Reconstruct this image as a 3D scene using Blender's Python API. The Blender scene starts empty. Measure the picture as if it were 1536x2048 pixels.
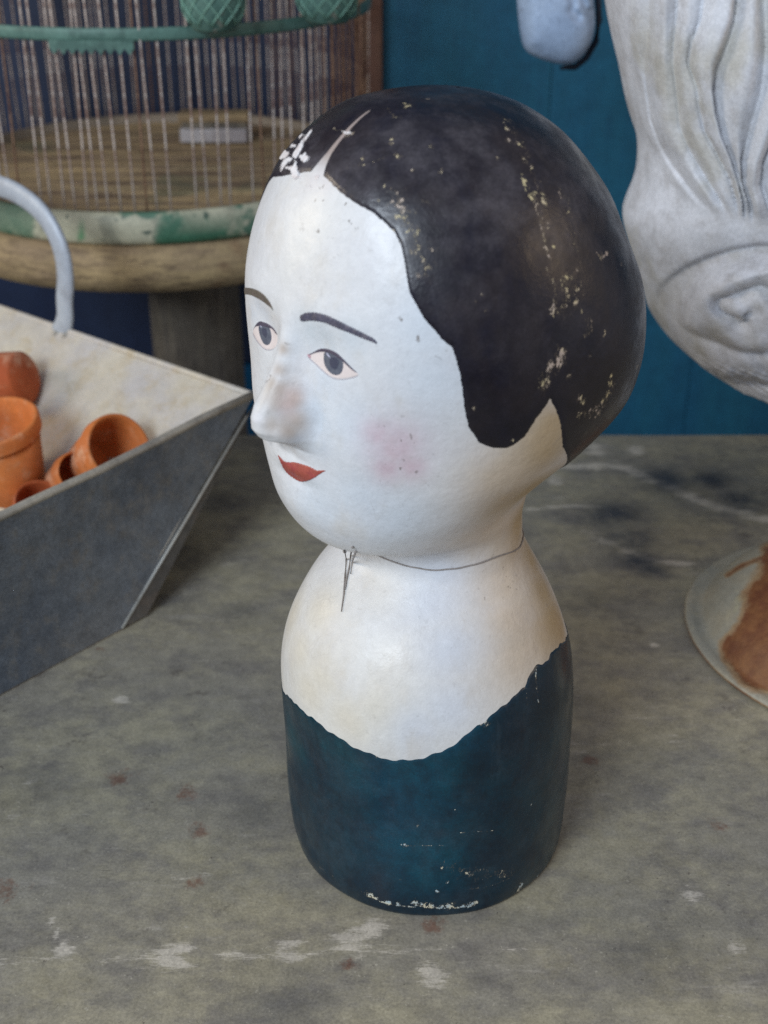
import bpy, bmesh, math, random
import numpy as np
from mathutils import Vector, Matrix
random.seed(7); rng=np.random.default_rng(7)
scene=bpy.context.scene; COL=scene.collection
# ------------------------------------------------------------------ camera, light, exposure
PITCH=math.radians(29); FPX=2500.; CAM=np.array([-.0237,-.532,.497])
cd=bpy.data.cameras.new('camera'); cam=bpy.data.objects.new('camera',cd); COL.objects.link(cam)
cam.location=CAM; cam.rotation_euler=(math.pi/2-PITCH,0,0)
cd.sensor_fit='VERTICAL'; cd.sensor_height=36; cd.lens=FPX/2048*36
cd.clip_start=.02; cd.clip_end=50
cd.dof.use_dof=True; cd.dof.focus_distance=.60; cd.dof.aperture_fstop=9
scene.camera=cam
w=bpy.data.worlds.new('World'); scene.world=w; w.use_nodes=True
bg=w.node_tree.nodes['Background']; bg.inputs[0].default_value=(.58,.62,.74,1); bg.inputs[1].default_value=.42
def area(name,loc,target,size,power,color,size_y=None):
    l=bpy.data.lights.new(name,'AREA'); l.size=size; l.energy=power; l.color=color
    if size_y: l.shape='RECTANGLE'; l.size_y=size_y
    o=bpy.data.objects.new(name,l); COL.objects.link(o); o.location=loc
    o.rotation_euler=(Vector(target)-Vector(loc)).to_track_quat('-Z','Y').to_euler(); return o
area('window_light',(-1.15,-1.75,1.45),(0,0,.2),1.0,43,(.79,.89,1.0),.8)
area('side_lamp',(-1.5,.12,.75),(0,0,.3),.45,5.5,(1,.84,.62))
area('right_lamp',(1.6,-.35,.85),(0,.05,.2),.8,4.2,(1,.74,.46))
scene.view_settings.view_transform='Standard'; scene.view_settings.look='None'
scene.view_settings.exposure=.13; scene.view_settings.gamma=1
scene.render.engine='CYCLES'; scene.cycles.max_bounces=6; scene.cycles.use_denoising=False
# ------------------------------------------------------------------ helpers
DV=np.array([0,math.cos(PITCH),-math.sin(PITCH)]); UV=np.array([0,math.sin(PITCH),math.cos(PITCH)])
def proj(p):
    v=np.asarray(p,float)-CAM; d=v@DV
    return np.stack([768+FPX*v[...,0]/d,1024-FPX*(v@UV)/d],-1)
def ray(x,y): return DV+np.array([1,0,0])*(x-768)/FPX-UV*(y-1024)/FPX
def at_plane(x,y,p0,n):
    v=ray(x,y); n=np.array(n,float); t=((np.array(p0,float)-CAM)@n)/(v@n); return CAM+t*v
def at_y(x,y,Y): return at_plane(x,y,(0,Y,0),(0,1,0))
def at_z(x,y,Z): return at_plane(x,y,(0,0,Z),(0,0,1))
def link(name,me,mat=None,parent=None):
    o=bpy.data.objects.new(name,me); COL.objects.link(o)
    if mat is not None and len(me.materials)==0: me.materials.append(mat)
    if parent is not None: o.parent=parent
    return o
def mesh(name,V,Fc,mat=None,parent=None,smooth=True,attrs=None,loc=None):
    me=bpy.data.meshes.new(name); V=np.asarray(V,float)
    if loc is not None: V=V-np.asarray(loc,float)
    me.from_pydata(V.tolist(),[],Fc if isinstance(Fc,list) else Fc.tolist()); me.update()
    if smooth: me.polygons.foreach_set('use_smooth',[True]*len(me.polygons))
    for k,a in (attrs or {}).items():
        a=np.asarray(a,np.float32)
        if a.ndim==1: at=me.attributes.new(k,'FLOAT','POINT'); at.data.foreach_set('value',a)
        else:
            at=me.attributes.new(k,'FLOAT_COLOR','POINT')
            c=np.ones((len(a),4),np.float32); c[:,:3]=a; at.data.foreach_set('color',c.ravel())
    o=link(name,me,mat,parent)
    if loc is not None: o.location=loc
    return o
def empty(name,loc,label,cat,group=None):
    o=bpy.data.objects.new(name,None); COL.objects.link(o); o.location=loc; o.empty_display_size=.05
    tag(o,label,cat,group); return o
def tag(o,label=None,cat=None,group=None,kind=None):
    if label: o['label']=label
    if cat: o['category']=cat
    if group: o['group']=group
    if kind: o['kind']=kind
    return o
def keep(o,parent):
    """parent o to an empty that only has a location, keeping its world place"""
    o.parent=parent; o.location=Vector(o.location)-Vector(parent.location); return o
def tube(path,r,n=8,closed=False,flat=None,up=None):
    P=[Vector(p) for p in path]; m=len(P); V=[];F=[]
    rs=r if hasattr(r,'__len__') else [r]*m
    ref=Vector(up) if up is not None else Vector((0.013,.02,1))
    for i,p in enumerate(P):
        a=P[(i-1)%m] if (closed or i>0) else p; b=P[(i+1)%m] if (closed or i<m-1) else p
        t=(b-a).normalized(); x=t.cross(ref)
        if x.length<1e-4: x=t.cross(Vector((1,0,0)))
        x.normalize(); y=x.cross(t).normalized()
        for k in range(n):
            q=2*math.pi*k/n
            V.append(p+(x*math.cos(q)*(flat or 1)+y*math.sin(q))*rs[i])
    for i in range(m if closed else m-1):
        for k in range(n):
            j=(i+1)%m; F.append((i*n+k,i*n+(k+1)%n,j*n+(k+1)%n,j*n+k))
    if not closed: F.append(tuple(range(n))[::-1]); F.append(tuple((m-1)*n+k for k in range(n)))
    return np.array([tuple(v) for v in V]),F
def lathe(prof,n=48,wob=0.):
    V=[];F=[];m=len(prof)
    for i,(r,z) in enumerate(prof):
        for k in range(n):
            q=2*math.pi*k/n; rr=r*(1+wob*math.sin(3*q+z*40)+wob*.6*math.sin(7*q+1))
            V.append((rr*math.cos(q),rr*math.sin(q),z))
    for i in range(m-1):
        for k in range(n): F.append((i*n+k,i*n+(k+1)%n,(i+1)*n+(k+1)%n,(i+1)*n+k))
    return np.array(V),F
def box(x0,x1,y0,y1,z0,z1,bev=0.):
    bm=bmesh.new(); bmesh.ops.create_cube(bm,size=1)
    for v in bm.verts: v.co=Vector(((x0+x1)/2+v.co.x*(x1-x0),(y0+y1)/2+v.co.y*(y1-y0),(z0+z1)/2+v.co.z*(z1-z0)))
    if bev: bmesh.ops.bevel(bm,geom=bm.edges[:],offset=bev,segments=2,affect='EDGES',profile=.6)
    bm.verts.ensure_lookup_table(); V=np.array([tuple(v.co) for v in bm.verts]); F=[tuple(v.index for v in f.verts) for f in bm.faces]; bm.free(); return V,F
def joinm(parts):
    V=[];F=[];o=0
    for v,f in parts:
        V.append(np.asarray(v,float)); F+= [tuple(i+o for i in q) for q in f]; o+=len(v)
    return np.concatenate(V),F
def sm(x,a,b):
    t=np.clip((x-a)/(b-a),0,1); return t*t*(3-2*t)
# ------------------------------------------------------------------ material helpers
def srgb(r,g,b): return tuple(((c/255/12.92) if c/255<=.04045 else ((c/255+.055)/1.055)**2.4) for c in (r,g,b))
class M:
    def __init__(s,name,rough=.6,spec=.5,metal=0.,coat=0.):
        s.m=bpy.data.materials.new(name); s.m.use_nodes=True; s.t=s.m.node_tree; s.b=s.t.nodes['Principled BSDF']
        s.b.inputs['Roughness'].default_value=rough; s.b.inputs['Metallic'].default_value=metal
        s.b.inputs['Specular IOR Level'].default_value=spec
        if coat: s.b.inputs['Coat Weight'].default_value=coat; s.b.inputs['Coat Roughness'].default_value=.3
        s.co=s.n('ShaderNodeTexCoord').outputs['Object']
    def n(s,ty,**k):
        o=s.t.nodes.new(ty)
        for a,v in k.items(): setattr(o,a,v)
        return o
    def L(s,a,b): s.t.links.new(a,b)
    def noise(s,scale,detail=4,rough=.6,vec=None,dist=0.,col=False):
        o=s.n('ShaderNodeTexNoise'); o.inputs['Scale'].default_value=scale; o.inputs['Detail'].default_value=detail
        o.inputs['Roughness'].default_value=rough; o.inputs['Distortion'].default_value=dist
        s.L(vec or s.co,o.inputs['Vector']); return o.outputs['Color' if col else 'Fac']
    def scale(s,v,vec=None,rot=(0,0,0)):
        o=s.n('ShaderNodeMapping'); o.inputs['Scale'].default_value=v; o.inputs['Rotation'].default_value=rot; s.L(vec or s.co,o.inputs['Vector']); return o.outputs[0]
    def rng(s,v,a,b,c=0.,d=1.,smooth=True):
        o=s.n('ShaderNodeMapRange'); o.interpolation_type='SMOOTHSTEP' if smooth else 'LINEAR'
        o.inputs[1].default_value=a;o.inputs[2].default_value=b;o.inputs[3].default_value=c;o.inputs[4].default_value=d
        s.L(v,o.inputs[0]); return o.outputs[0]
    def math(s,op,a,b=0.):
        o=s.n('ShaderNodeMath',operation=op)
        for i,v in enumerate((a,b)):
            if isinstance(v,(int,float)): o.inputs[i].default_value=v
            else: s.L(v,o.inputs[i])
        return o.outputs[0]
    def mix(s,f,a,b,mode='MIX'):
        o=s.n('ShaderNodeMix',data_type='RGBA',blend_type=mode)
        for sock,v in ((o.inputs[0],f),(o.inputs[6],a),(o.inputs[7],b)):
            if isinstance(v,(int,float)): sock.default_value=v
            elif isinstance(v,tuple): sock.default_value=(*v,1)
            else: s.L(v,sock)
        return o.outputs[2]
    def attr(s,name,col=False):
        o=s.n('ShaderNodeAttribute',attribute_name=name); return o.outputs['Color' if col else 'Fac']
    def ramp(s,v,stops):
        o=s.n('ShaderNodeValToRGB'); e=o.color_ramp.elements
        while len(e)<len(stops): e.new(.5)
        for q,(p,c) in zip(e,stops): q.position=p; q.color=(*c,1)
        s.L(v,o.inputs[0]); return o.outputs[0]
    def bump(s,h,strength=.3,dist=.001):
        o=s.n('ShaderNodeBump'); o.inputs['Strength'].default_value=strength; o.inputs['Distance'].default_value=dist
        s.L(h,o.inputs['Height']); s.L(o.outputs[0],s.b.inputs['Normal'])
        return o
    def base(s,c):
        if isinstance(c,tuple): s.b.inputs['Base Color'].default_value=(*c,1)
        else: s.L(c,s.b.inputs['Base Color'])
        return s
    def grain(s,c,amt=.12,sc=900):
        """fine pigment mottling"""
        g=s.noise(sc,2,.7); v=s.rng(g,.3,.7,1-amt,1+amt,False)
        v2=s.rng(s.noise(sc/6,3,.6),.3,.7,1-amt*.8,1+amt*.8,False)
        k=s.math('MULTIPLY',v,v2); o=s.n('ShaderNodeVectorMath',operation='SCALE')
        if isinstance(c,tuple):
            r=s.n('ShaderNodeRGB'); r.outputs[0].default_value=(*c,1); c=r.outputs[0]
        s.L(c,o.inputs[0]); s.L(k,o.inputs['Scale']); return o.outputs[0]
# painted plaster skin: albedo in attribute 'tint', small dark pits
m=M('painted_plaster',.38,.45)
c=m.attr('tint',True)
c=m.mix(m.rng(m.noise(38,5,.65),.45,.75,0,.22),c,(.62,.60,.62))
c=m.mix(m.rng(m.noise(55,4,.6,m.scale((1,1,.6))),.5,.8,0,.35),c,(.55,.47,.36))
sp=m.noise(330,2,.5); region=m.attr('pits'); c=m.mix(m.math('MULTIPLY',m.attr('blush'),m.rng(m.noise(95,5,.7),.25,.75,.62,.92)),c,(.61,.45,.49)); crk=m.n('ShaderNodeTexVoronoi',feature='DISTANCE_TO_EDGE'); crk.inputs['Scale'].default_value=120; m.L(m.scale((1,1,.7)),crk.inputs['Vector']); c=m.mix(m.math('MULTIPLY',m.rng(crk.outputs[0],.0,.012,.22,0.),m.rng(m.noise(25,3,.5),.50,.66)),c,(.30,.26,.22)); c=m.mix(m.rng(m.noise(170,5,.8),.58,.74,0,.28),c,(.45,.40,.36)); 
c=m.mix(m.math('MULTIPLY',m.rng(sp,.66,.72),m.math('ADD',region,.10)),c,(.16,.13,.11))
c=m.grain(c,.045,1400); m.base(c)
m.L(m.rng(m.noise(60,4,.6),.3,.7,.36,.54),m.b.inputs['Roughness'])
m.bump(m.math('ADD',m.math('MULTIPLY',m.noise(90,4,.6),1.),m.math('MULTIPLY',m.noise(420,3,.6),.16)),.42,.0014)
M_SKIN=m.m
# hair paint: near black, dusty, flaked where 'chip' is high
def dark_paint(name,cols,chipcol,rough,dust,dustcol=(.20,.19,.21)):
    m=M(name,rough,.5)
    c=m.mix(m.rng(m.noise(30,5,.6),.35,.7),cols[0],cols[1])
    c=m.mix(m.rng(m.noise(80,5,.7,m.scale((1,1,.5))),.45,.75,0,.6),c,cols[2])
    tint=m.attr('tint',True); c=m.mix(1.,c,tint,'MULTIPLY')
    c=m.mix(m.math('MULTIPLY',m.rng(m.noise(26,6,.75),.42,.78,0,dust),m.attr('dust')),c,dustcol)
    streak=m.noise(60,6,.75,m.scale((1.6,1.6,.25),rot=(.5,.3,0)))
    c=m.mix(m.math('MULTIPLY',m.rng(streak,.60,.72,0,.45*dust),m.attr('dust')),c,dustcol)
    c=m.grain(c,.22,1300)
    chip=m.attr('chip'); vv=m.scale((1,1,.62),rot=(.25,.15,0)); nz=m.rng(m.noise(1300,3,.7,vv,.4),.30,.70,-.5,.5,False); nz2=m.rng(m.noise(420,3,.6,vv,.8),.3,.7,-.5,.5,False)
    k=m.math('ADD',chip,m.math('ADD',m.math('MULTIPLY',nz,.50),m.math('MULTIPLY',nz2,.62)))
    mask=m.rng(k,.66,.74)
    halo=m.rng(k,.42,.68,0,.5)
    c=m.mix(halo,c,(.17,.135,.09))
    cc=m.mix(m.rng(m.noise(120,2,.5),.4,.6),chipcol[0],chipcol[1]); c=m.mix(mask,c,cc)
    m.base(c); r=m.rng(m.noise(70,4,.6),.3,.7,rough-.08,rough+.12); m.L(r,m.b.inputs['Roughness'])
    m.bump(m.math('SUBTRACT',m.math('ADD',m.math('MULTIPLY',m.noise(75,4,.6),.8),m.math('MULTIPLY',m.noise(600,2,.6),.12)),m.math('MULTIPLY',mask,.6)),.35,.0012)
    return m.m
M_HAIR=dark_paint('hair_paint',[srgb(18,17,26),srgb(29,24,27),srgb(12,14,30)],[(.62,.53,.30),(.52,.42,.35)],.34,.8,(.10,.09,.10))
M_BOD=dark_paint('bodice_paint',[srgb(5,42,56),srgb(4,56,68),srgb(14,26,40)],[(.72,.66,.48),(.45,.55,.58)],.28,.5,(.10,.13,.15))
def flat(name,c,rough=.5,amt=.1,sc=1300,blot=None,bump=.15):
    m=M(name,rough); 
    cc=c
    if blot: cc=m.mix(m.rng(m.noise(blot[1],4,.65),.4,.65,0,blot[2] if len(blot)>2 else 1),c,blot[0])
    m.base(m.grain(cc,amt,sc)); m.bump(m.noise(200,3,.6),bump,.0005); return m.m
M_WHITE=flat('eye_white_paint',srgb(226,212,206),.45,.05)
M_IRIS=flat('iris_paint',srgb(96,100,110),.4,.12,1600,(srgb(76,80,94),400,.8))
M_PUPIL=flat('pupil_paint',srgb(64,66,82),.35,.1)
M_LASH=flat('lash_paint',srgb(78,70,84),.45,.15)
M_BROW=flat('brow_paint',srgb(78,76,92),.5,.3,1200,(srgb(104,98,106),500,.9))
M_BROW2=flat('brow_paint_brown',srgb(104,92,86),.5,.2,1200,(srgb(96,92,74),400,.8))
M_LIPS=flat('lip_paint',srgb(166,84,70),.45,.16,1300,(srgb(158,70,72),260,.9))
M_GLINT=flat('glint_paint',srgb(215,210,225),.5,.05)
M_PLASTER=flat('bare_plaster',(.80,.77,.76),.75,.08,900,((.66,.56,.52),300,.7),.4)
M_CREAM=flat('bare_gesso',(.66,.60,.46),.8,.12,900,((.55,.60,.60),150,.8),.4)
M_SEAM=flat('parting_paint',srgb(158,138,130),.6,.12)
# ------------------------------------------------------------------ setting: floor, wall, table
TZ=.006
# floor
V,F=box(-3,3,-3,3,-.80,-.76); m=M('floor_concrete',.8); m.base(m.grain(m.mix(m.rng(m.noise(4),.4,.6),(.08,.07,.06),(.12,.11,.10)),.2,60)); tag(mesh('floor',V,F,m.m,smooth=False),kind='structure')
WY=.98
def board_mat(name,c1,c2,c3,rough=.42):
    m=M(name,rough); v=m.scale((1,1,.12)); oi=m.n('ShaderNodeObjectInfo').outputs['Random']
    c=m.mix(m.rng(m.noise(14,5,.6,v),.35,.65),c1,c2); c=m.mix(m.rng(m.noise(60,4,.7,v),.5,.8,0,.6),c,c3)
    c=m.mix(m.rng(oi,0,1,0,.3),c,c1); c=m.grain(c,.16,260); m.base(c); m.bump(m.noise(60,4,.6,v),.3,.002); return m.m
M_TEAL=board_mat('teal_wall_paint',srgb(24,84,114),srgb(30,94,118),srgb(18,68,102))
M_NAVY=board_mat('navy_shaded_paint',srgb(22,36,64),srgb(30,44,70),srgb(16,24,44))  # darker blue of the left boards, with the shade behind the cage painted in
M_RUSTW=board_mat('brown_wood_paint',srgb(96,64,48),srgb(78,56,50),srgb(110,84,60),.6)
M_BLUEB=board_mat('lit_blue_paint',srgb(10,80,124),srgb(12,74,118),srgb(12,60,100))  # brighter copy of the wall blue, light on its low part painted in
wall=bpy.data.objects.new('wall',None); COL.objects.link(wall); wall.location=(0,WY,0); tag(wall,kind='structure')
def wb(name,x0,x1,z0,z1,mt,y0=0.,y1=.02):
    V,F=box(x0-( x0+x1)/2+.0004,x1-(x0+x1)/2-.0004,y0,y1,z0-(z0+z1)/2+.001,z1-(z0+z1)/2-.001,.0007); o=mesh(name,V,F,mt,wall,smooth=False); o.location=((x0+x1)/2,0,(z0+z1)/2); return o
V,F=box(-2.2,2.2,.021,.05,-.76,1.6); mesh('backing',V,F,M_NAVY,wall,smooth=False)
xj=at_y(765,80,WY)[0]; xp=at_y(712,80,WY)[0]
x=xp
for k in range(9): wb('board',x-.19,x,-.12,1.5,M_NAVY); x-=.19
wb('jamb',xp,xj,-.12,1.5,M_RUSTW,-.02,.018)
x=xj
for wd in (.196,.205,.19,.2,.2,.2,.2,.2,.2): wb('board',x,x+wd,-.76,1.5,M_TEAL); x+=wd
wb('rail',-1.9,xj,-.76,-.121,M_BLUEB,-.004,.02)  # strip standing in for the lit lower wall
# ------------------------------------------------------------------ table
m=M('worn_table_top',.55,.35)
v=m.scale((1,1.5,1)); v2=m.scale((.35,1.6,1),rot=(0,0,.05))
c=m.mix(m.rng(m.noise(11,7,.72,v),.38,.62),srgb(158,151,129),srgb(142,137,124))
c=m.mix(m.rng(m.noise(26,8,.78,v),.42,.66,0,.6),c,srgb(110,106,104))
c=m.mix(m.rng(m.noise(15,5,.7,m.scale((1,1.3,1),rot=(0,0,1.))),.55,.75,0,.55),c,srgb(150,142,116))
c=m.mix(m.rng(m.noise(31,6,.75,v2),.58,.74,0,.55),c,srgb(172,166,154))
c=m.mix(m.rng(m.noise(75,5,.8,m.scale((.5,1.5,1),rot=(0,0,-.2))),.66,.74,0,.6),c,srgb(186,178,164))
c=m.mix(m.rng(m.noise(44,5,.7),.60,.76,0,.6),c,srgb(74,66,62))
c=m.mix(m.rng(m.noise(150,4,.7),.66,.74,0,.7),c,srgb(70,60,56))
pn=m.math('ADD',m.math('MULTIPLY',m.attr('pale'),.62),m.math('MULTIPLY',m.math('SUBTRACT',m.noise(85,8,.82,v2),.5),1.7)); c=m.mix(m.rng(pn,.24,.46,0,.66),c,srgb(208,200,186))
rn=m.math('ADD',m.math('MULTIPLY',m.attr('rust'),.7),m.math('MULTIPLY',m.math('SUBTRACT',m.noise(90,7,.78),.5),1.5)); c=m.mix(m.rng(rn,.26,.55,0,.6),c,srgb(112,70,52))
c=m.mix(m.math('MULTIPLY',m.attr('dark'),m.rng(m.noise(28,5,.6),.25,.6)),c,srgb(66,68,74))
for an,th,cl in ((.15,.73,srgb(190,184,170)),(-.5,.75,srgb(184,176,160)),(1.15,.76,srgb(176,170,156)),(.7,.75,srgb(70,66,62))):
    c=m.mix(m.math('MULTIPLY',m.rng(m.noise(14,4,.75,m.scale((1.2,22,1),rot=(0,0,an)),.15),th-.07,th,0,.75),m.rng(m.noise(9,3,.6),.42,.6)),c,cl)
c=m.mix(m.rng(m.noise(420,3,.6),.66,.72,0,.55),c,srgb(182,176,160)); c=m.mix(m.rng(m.noise(260,4,.7),.66,.72,0,.6),c,srgb(62,58,56))
c=m.grain(c,.17,620); m.base(c); m.L(m.rng(m.noise(30,4,.6),.3,.7,.38,.62),m.b.inputs['Roughness'])
m.bump(m.math('ADD',m.noise(28,5,.65),m.math('MULTIPLY',m.noise(300,3,.6),.2)),.28,.0018)
M_TABLE=m.m
tbl=empty('table',(0,-.1,-.76),'worn grey and brown table top with pale scratches and rust stains under the painted head','table')
TYB=at_z(1300,870,TZ)[1]
nx,ny=420,360; X=np.linspace(-1.0,1.0,nx); Y=np.linspace(-.55,TYB,ny); YY,XX=np.meshgrid(Y,X,indexing='ij')
Pt=np.stack([XX,YY,np.full_like(XX,TZ)],-1); Pp=proj(Pt)
def tl(pts,amp=1.):
    o=np.zeros(XX.shape)
    for (x,y,r) in pts: q=at_z(x,y,TZ); o=np.maximum(o,amp*np.exp(-((XX-q[0])**2+(YY-q[1])**2)/(r/1000)**2))
    return o
def tstroke(p,r,amp=1.):
    o=np.zeros(XX.shape)
    for a,b in zip(p[:-1],p[1:]):
        A=at_z(*a,TZ)[:2];B=at_z(*b,TZ)[:2];ab=B-A; t=np.clip(((XX-A[0])*ab[0]+(YY-A[1])*ab[1])/(ab@ab),0,1)
        e=np.hypot(XX-A[0]-t*ab[0],YY-A[1]-t*ab[1])*1000; o=np.maximum(o,amp*np.exp(-(e/r)**2))
    return o
pale=np.maximum.reduce([tl([(700,1880,14),(740,1860,10),(1190,900,16),(1270,900,12),(1000,950,16),(1110,960,12),(860,1950,9),(580,1905,9),(350,1910,12),(130,1900,7),(1380,1790,8),(240,1400,7),(1310,1290,4),(1470,1890,6)],.8),
 tstroke([(0,1925),(350,1915),(620,1908),(800,1902)],4,.5),tstroke([(800,1900),(1536,1885)],3,.4),
 tstroke([(100,1840),(130,1900)],3,.8),tstroke([(960,960),(1100,930),(1250,935),(1420,1010),(1536,1040)],9,.75),tstroke([(1050,1020),(1150,1010),(1200,1015)],5,.7),
 tstroke([(1180,1070),(1300,1120),(1370,1130)],8,.6),tstroke([(430,1130),(520,1120),(600,1120)],10,.4),tstroke([(20,1640),(60,1560)],5,.5),tstroke([(1150,1500),(1350,1480)],8,.4),tstroke([(350,1760),(420,1750)],3,.5)])
rust=np.maximum.reduce([tl([(372,1590,9),(400,1660,8),(385,1765,7),(240,1555,10),(200,1300,5),(870,1850,8),(20,1780,10),(700,1930,6),(1180,1520,7),(1440,1650,8)],.75),tl([(300,980,22),(420,940,22)],.3)])
dark=np.maximum.reduce([tl([(1230,1030,26),(1260,1080,20),(1330,960,24),(1420,960,20),(1480,1000,18),(1300,1140,14),(1270,1120,18)],1.),tl([(380,1120,35),(330,1200,22),(440,1000,22)],.6),tl([(1180,1200,14),(90,1560,22),(540,1620,20),(1300,1900,22),(560,2000,22),(1150,1400,18),(480,1230,18)],.45)])  # cast shadows of head and trough painted into the table colour, plus dark blotches
zz=rng.normal(0,1,(24,28)); bi=np.kron(zz,np.ones((15,15)))[:ny,:nx]
zt_=TZ+.0004*np.sin(XX*23+YY*11)*np.sin(YY*31-XX*7)*np.clip(np.hypot(XX,YY)/.12-1,0,1)
Vt=np.stack([XX,YY+.1,zt_+.76],-1).reshape(-1,3)
i=np.arange(ny-1)[:,None]; j=np.arange(nx-1)[None,:]; a=i*nx+j
Ft=np.stack([a,a+1,a+nx+1,a+nx],-1).reshape(-1,4)
# thickness: skirt + underside
ring=[k for k in range(nx)]+[(r+1)*nx-1 for r in range(1,ny)]+[(ny-1)*nx+k for k in range(nx-2,-1,-1)]+[r*nx for r in range(ny-2,0,-1)]
low=Vt[ring].copy(); low[:,2]=TZ+.76-.028; b0=len(Vt); n_=len(ring)
F_=[tuple(q) for q in Ft.tolist()]+[(ring[k],b0+k,b0+(k+1)%n_,ring[(k+1)%n_]) for k in range(n_)]+[tuple(b0+k for k in range(n_))[::-1]]
ex=lambda A:np.concatenate([A.ravel(),np.zeros(n_)])
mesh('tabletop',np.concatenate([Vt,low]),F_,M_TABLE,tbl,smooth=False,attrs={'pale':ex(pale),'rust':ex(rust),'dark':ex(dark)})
M_WOOD=board_mat('leg_wood',srgb(110,92,70),srgb(96,80,62),srgb(70,58,48),.7)
for lx in (-.93,.93):
    for ly in (-.48+.1,TYB-.06+.1):
        V,F=box(-.03,.03,-.03,.03,0,TZ+.76-.029,.003); o=mesh('leg',V,F,M_WOOD,tbl,smooth=False); o.location=(lx,ly,0)
# ---- SURFACE of the milliner's head (bust frame: s forward, w to her left, z up), millimetres
A0=np.radians(50); FW=np.array([-np.sin(A0),-np.cos(A0),0]); LT=np.array([np.cos(A0),-np.sin(A0),0])
# F s,z | B s,z | W | n front | n back
RING=np.array([
(-8,399.5,-10,399.4,1.0,2,2),
(6,400,-22,397,15,2,2),
(24,399.3,-39,390.5,29,2,2),
(39,396.4,-54,380.5,43,2,2),
(52,389,-65.5,367,55.5,2.0,2.05),
(64,378,-75.5,352,66,2.05,2.1),
(70.5,366,-83,334,73.5,2.15,2.1),
(77,348,-91.5,314,79.5,2.25,2.15),
(81,326,-96.5,293,82.5,2.3,2.15),
(82,303,-96.5,276,82.5,2.3,2.1),
(82,280,-90,261,79.5,2.2,2.1),
(82,258,-75.5,249.5,73,2.15,2.05),
(81.2,241,-61,241.5,65,2.1,2),
(78.5,226.5,-52.5,234,57,2.1,2),
(71,214,-48.5,226,49.5,2.1,2),
(59.5,207.5,-46.5,217,46,2,2),
(47.5,204.5,-44,207,43.8,2,2),
(41,197.5,-43.5,199,43.5,2,2),
(42,188,-44,190,44.5,2,2),
(49,180,-48,181,49,2,2),
(60,170,-54,170,56,2,2),
(69,157,-61,157,62.5,2,2),
(75,141,-67,141,69,2,2),
(77.5,121,-73,121,74,2,2),
(77,98,-75.5,98,75.5,2,2),
(76,60,-75.8,60,75.5,2,2),
(75.6,30,-75.6,30,75.2,2,2),
(75.2,12,-75.2,12,74.8,2,2),
(74.2,7.2,-74.2,7.2,73.8,2,2),
(72.3,6,-72.3,6,72.2,2,2),
],float)
def _cr(x,y,xi):
    # monotone-ish cubic hermite through rows of y
    m=np.zeros_like(y); d=np.diff(y,axis=0)/np.diff(x)[:,None]
    m[1:-1]=(d[:-1]+d[1:])/2; m[0]=d[0]; m[-1]=d[-1]
    i=np.clip(np.searchsorted(x,xi,side='right')-1,0,len(x)-2); h=(x[i+1]-x[i])[:,None]; t=((xi-x[i])/(x[i+1]-x[i]))[:,None]
    return (2*t**3-3*t**2+1)*y[i]+(t**3-2*t**2+t)*h*m[i]+(-2*t**3+3*t**2)*y[i+1]+(t**3-t**2)*h*m[i+1]
_c=np.concatenate([[0],np.cumsum(np.hypot(np.diff(RING[:,0]),np.diff(RING[:,1]))+np.hypot(np.diff(RING[:,2]),np.diff(RING[:,3])))]); _c/=_c[-1]
NZ=np.array([330,316,308,300,291,286,281,276,272,268.8,265,259]); ND=np.array([0,2.2,4.5,8.0,13.2,16.8,18.6,18.3,15.6,9.2,2.2,0.])
NH=np.array([5,5.5,6,7,9.0,10.6,11.8,12.4,12.6,12.4,12,12.])
def g(x,c,s): return np.exp(-((x-c)/s)**2)
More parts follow.
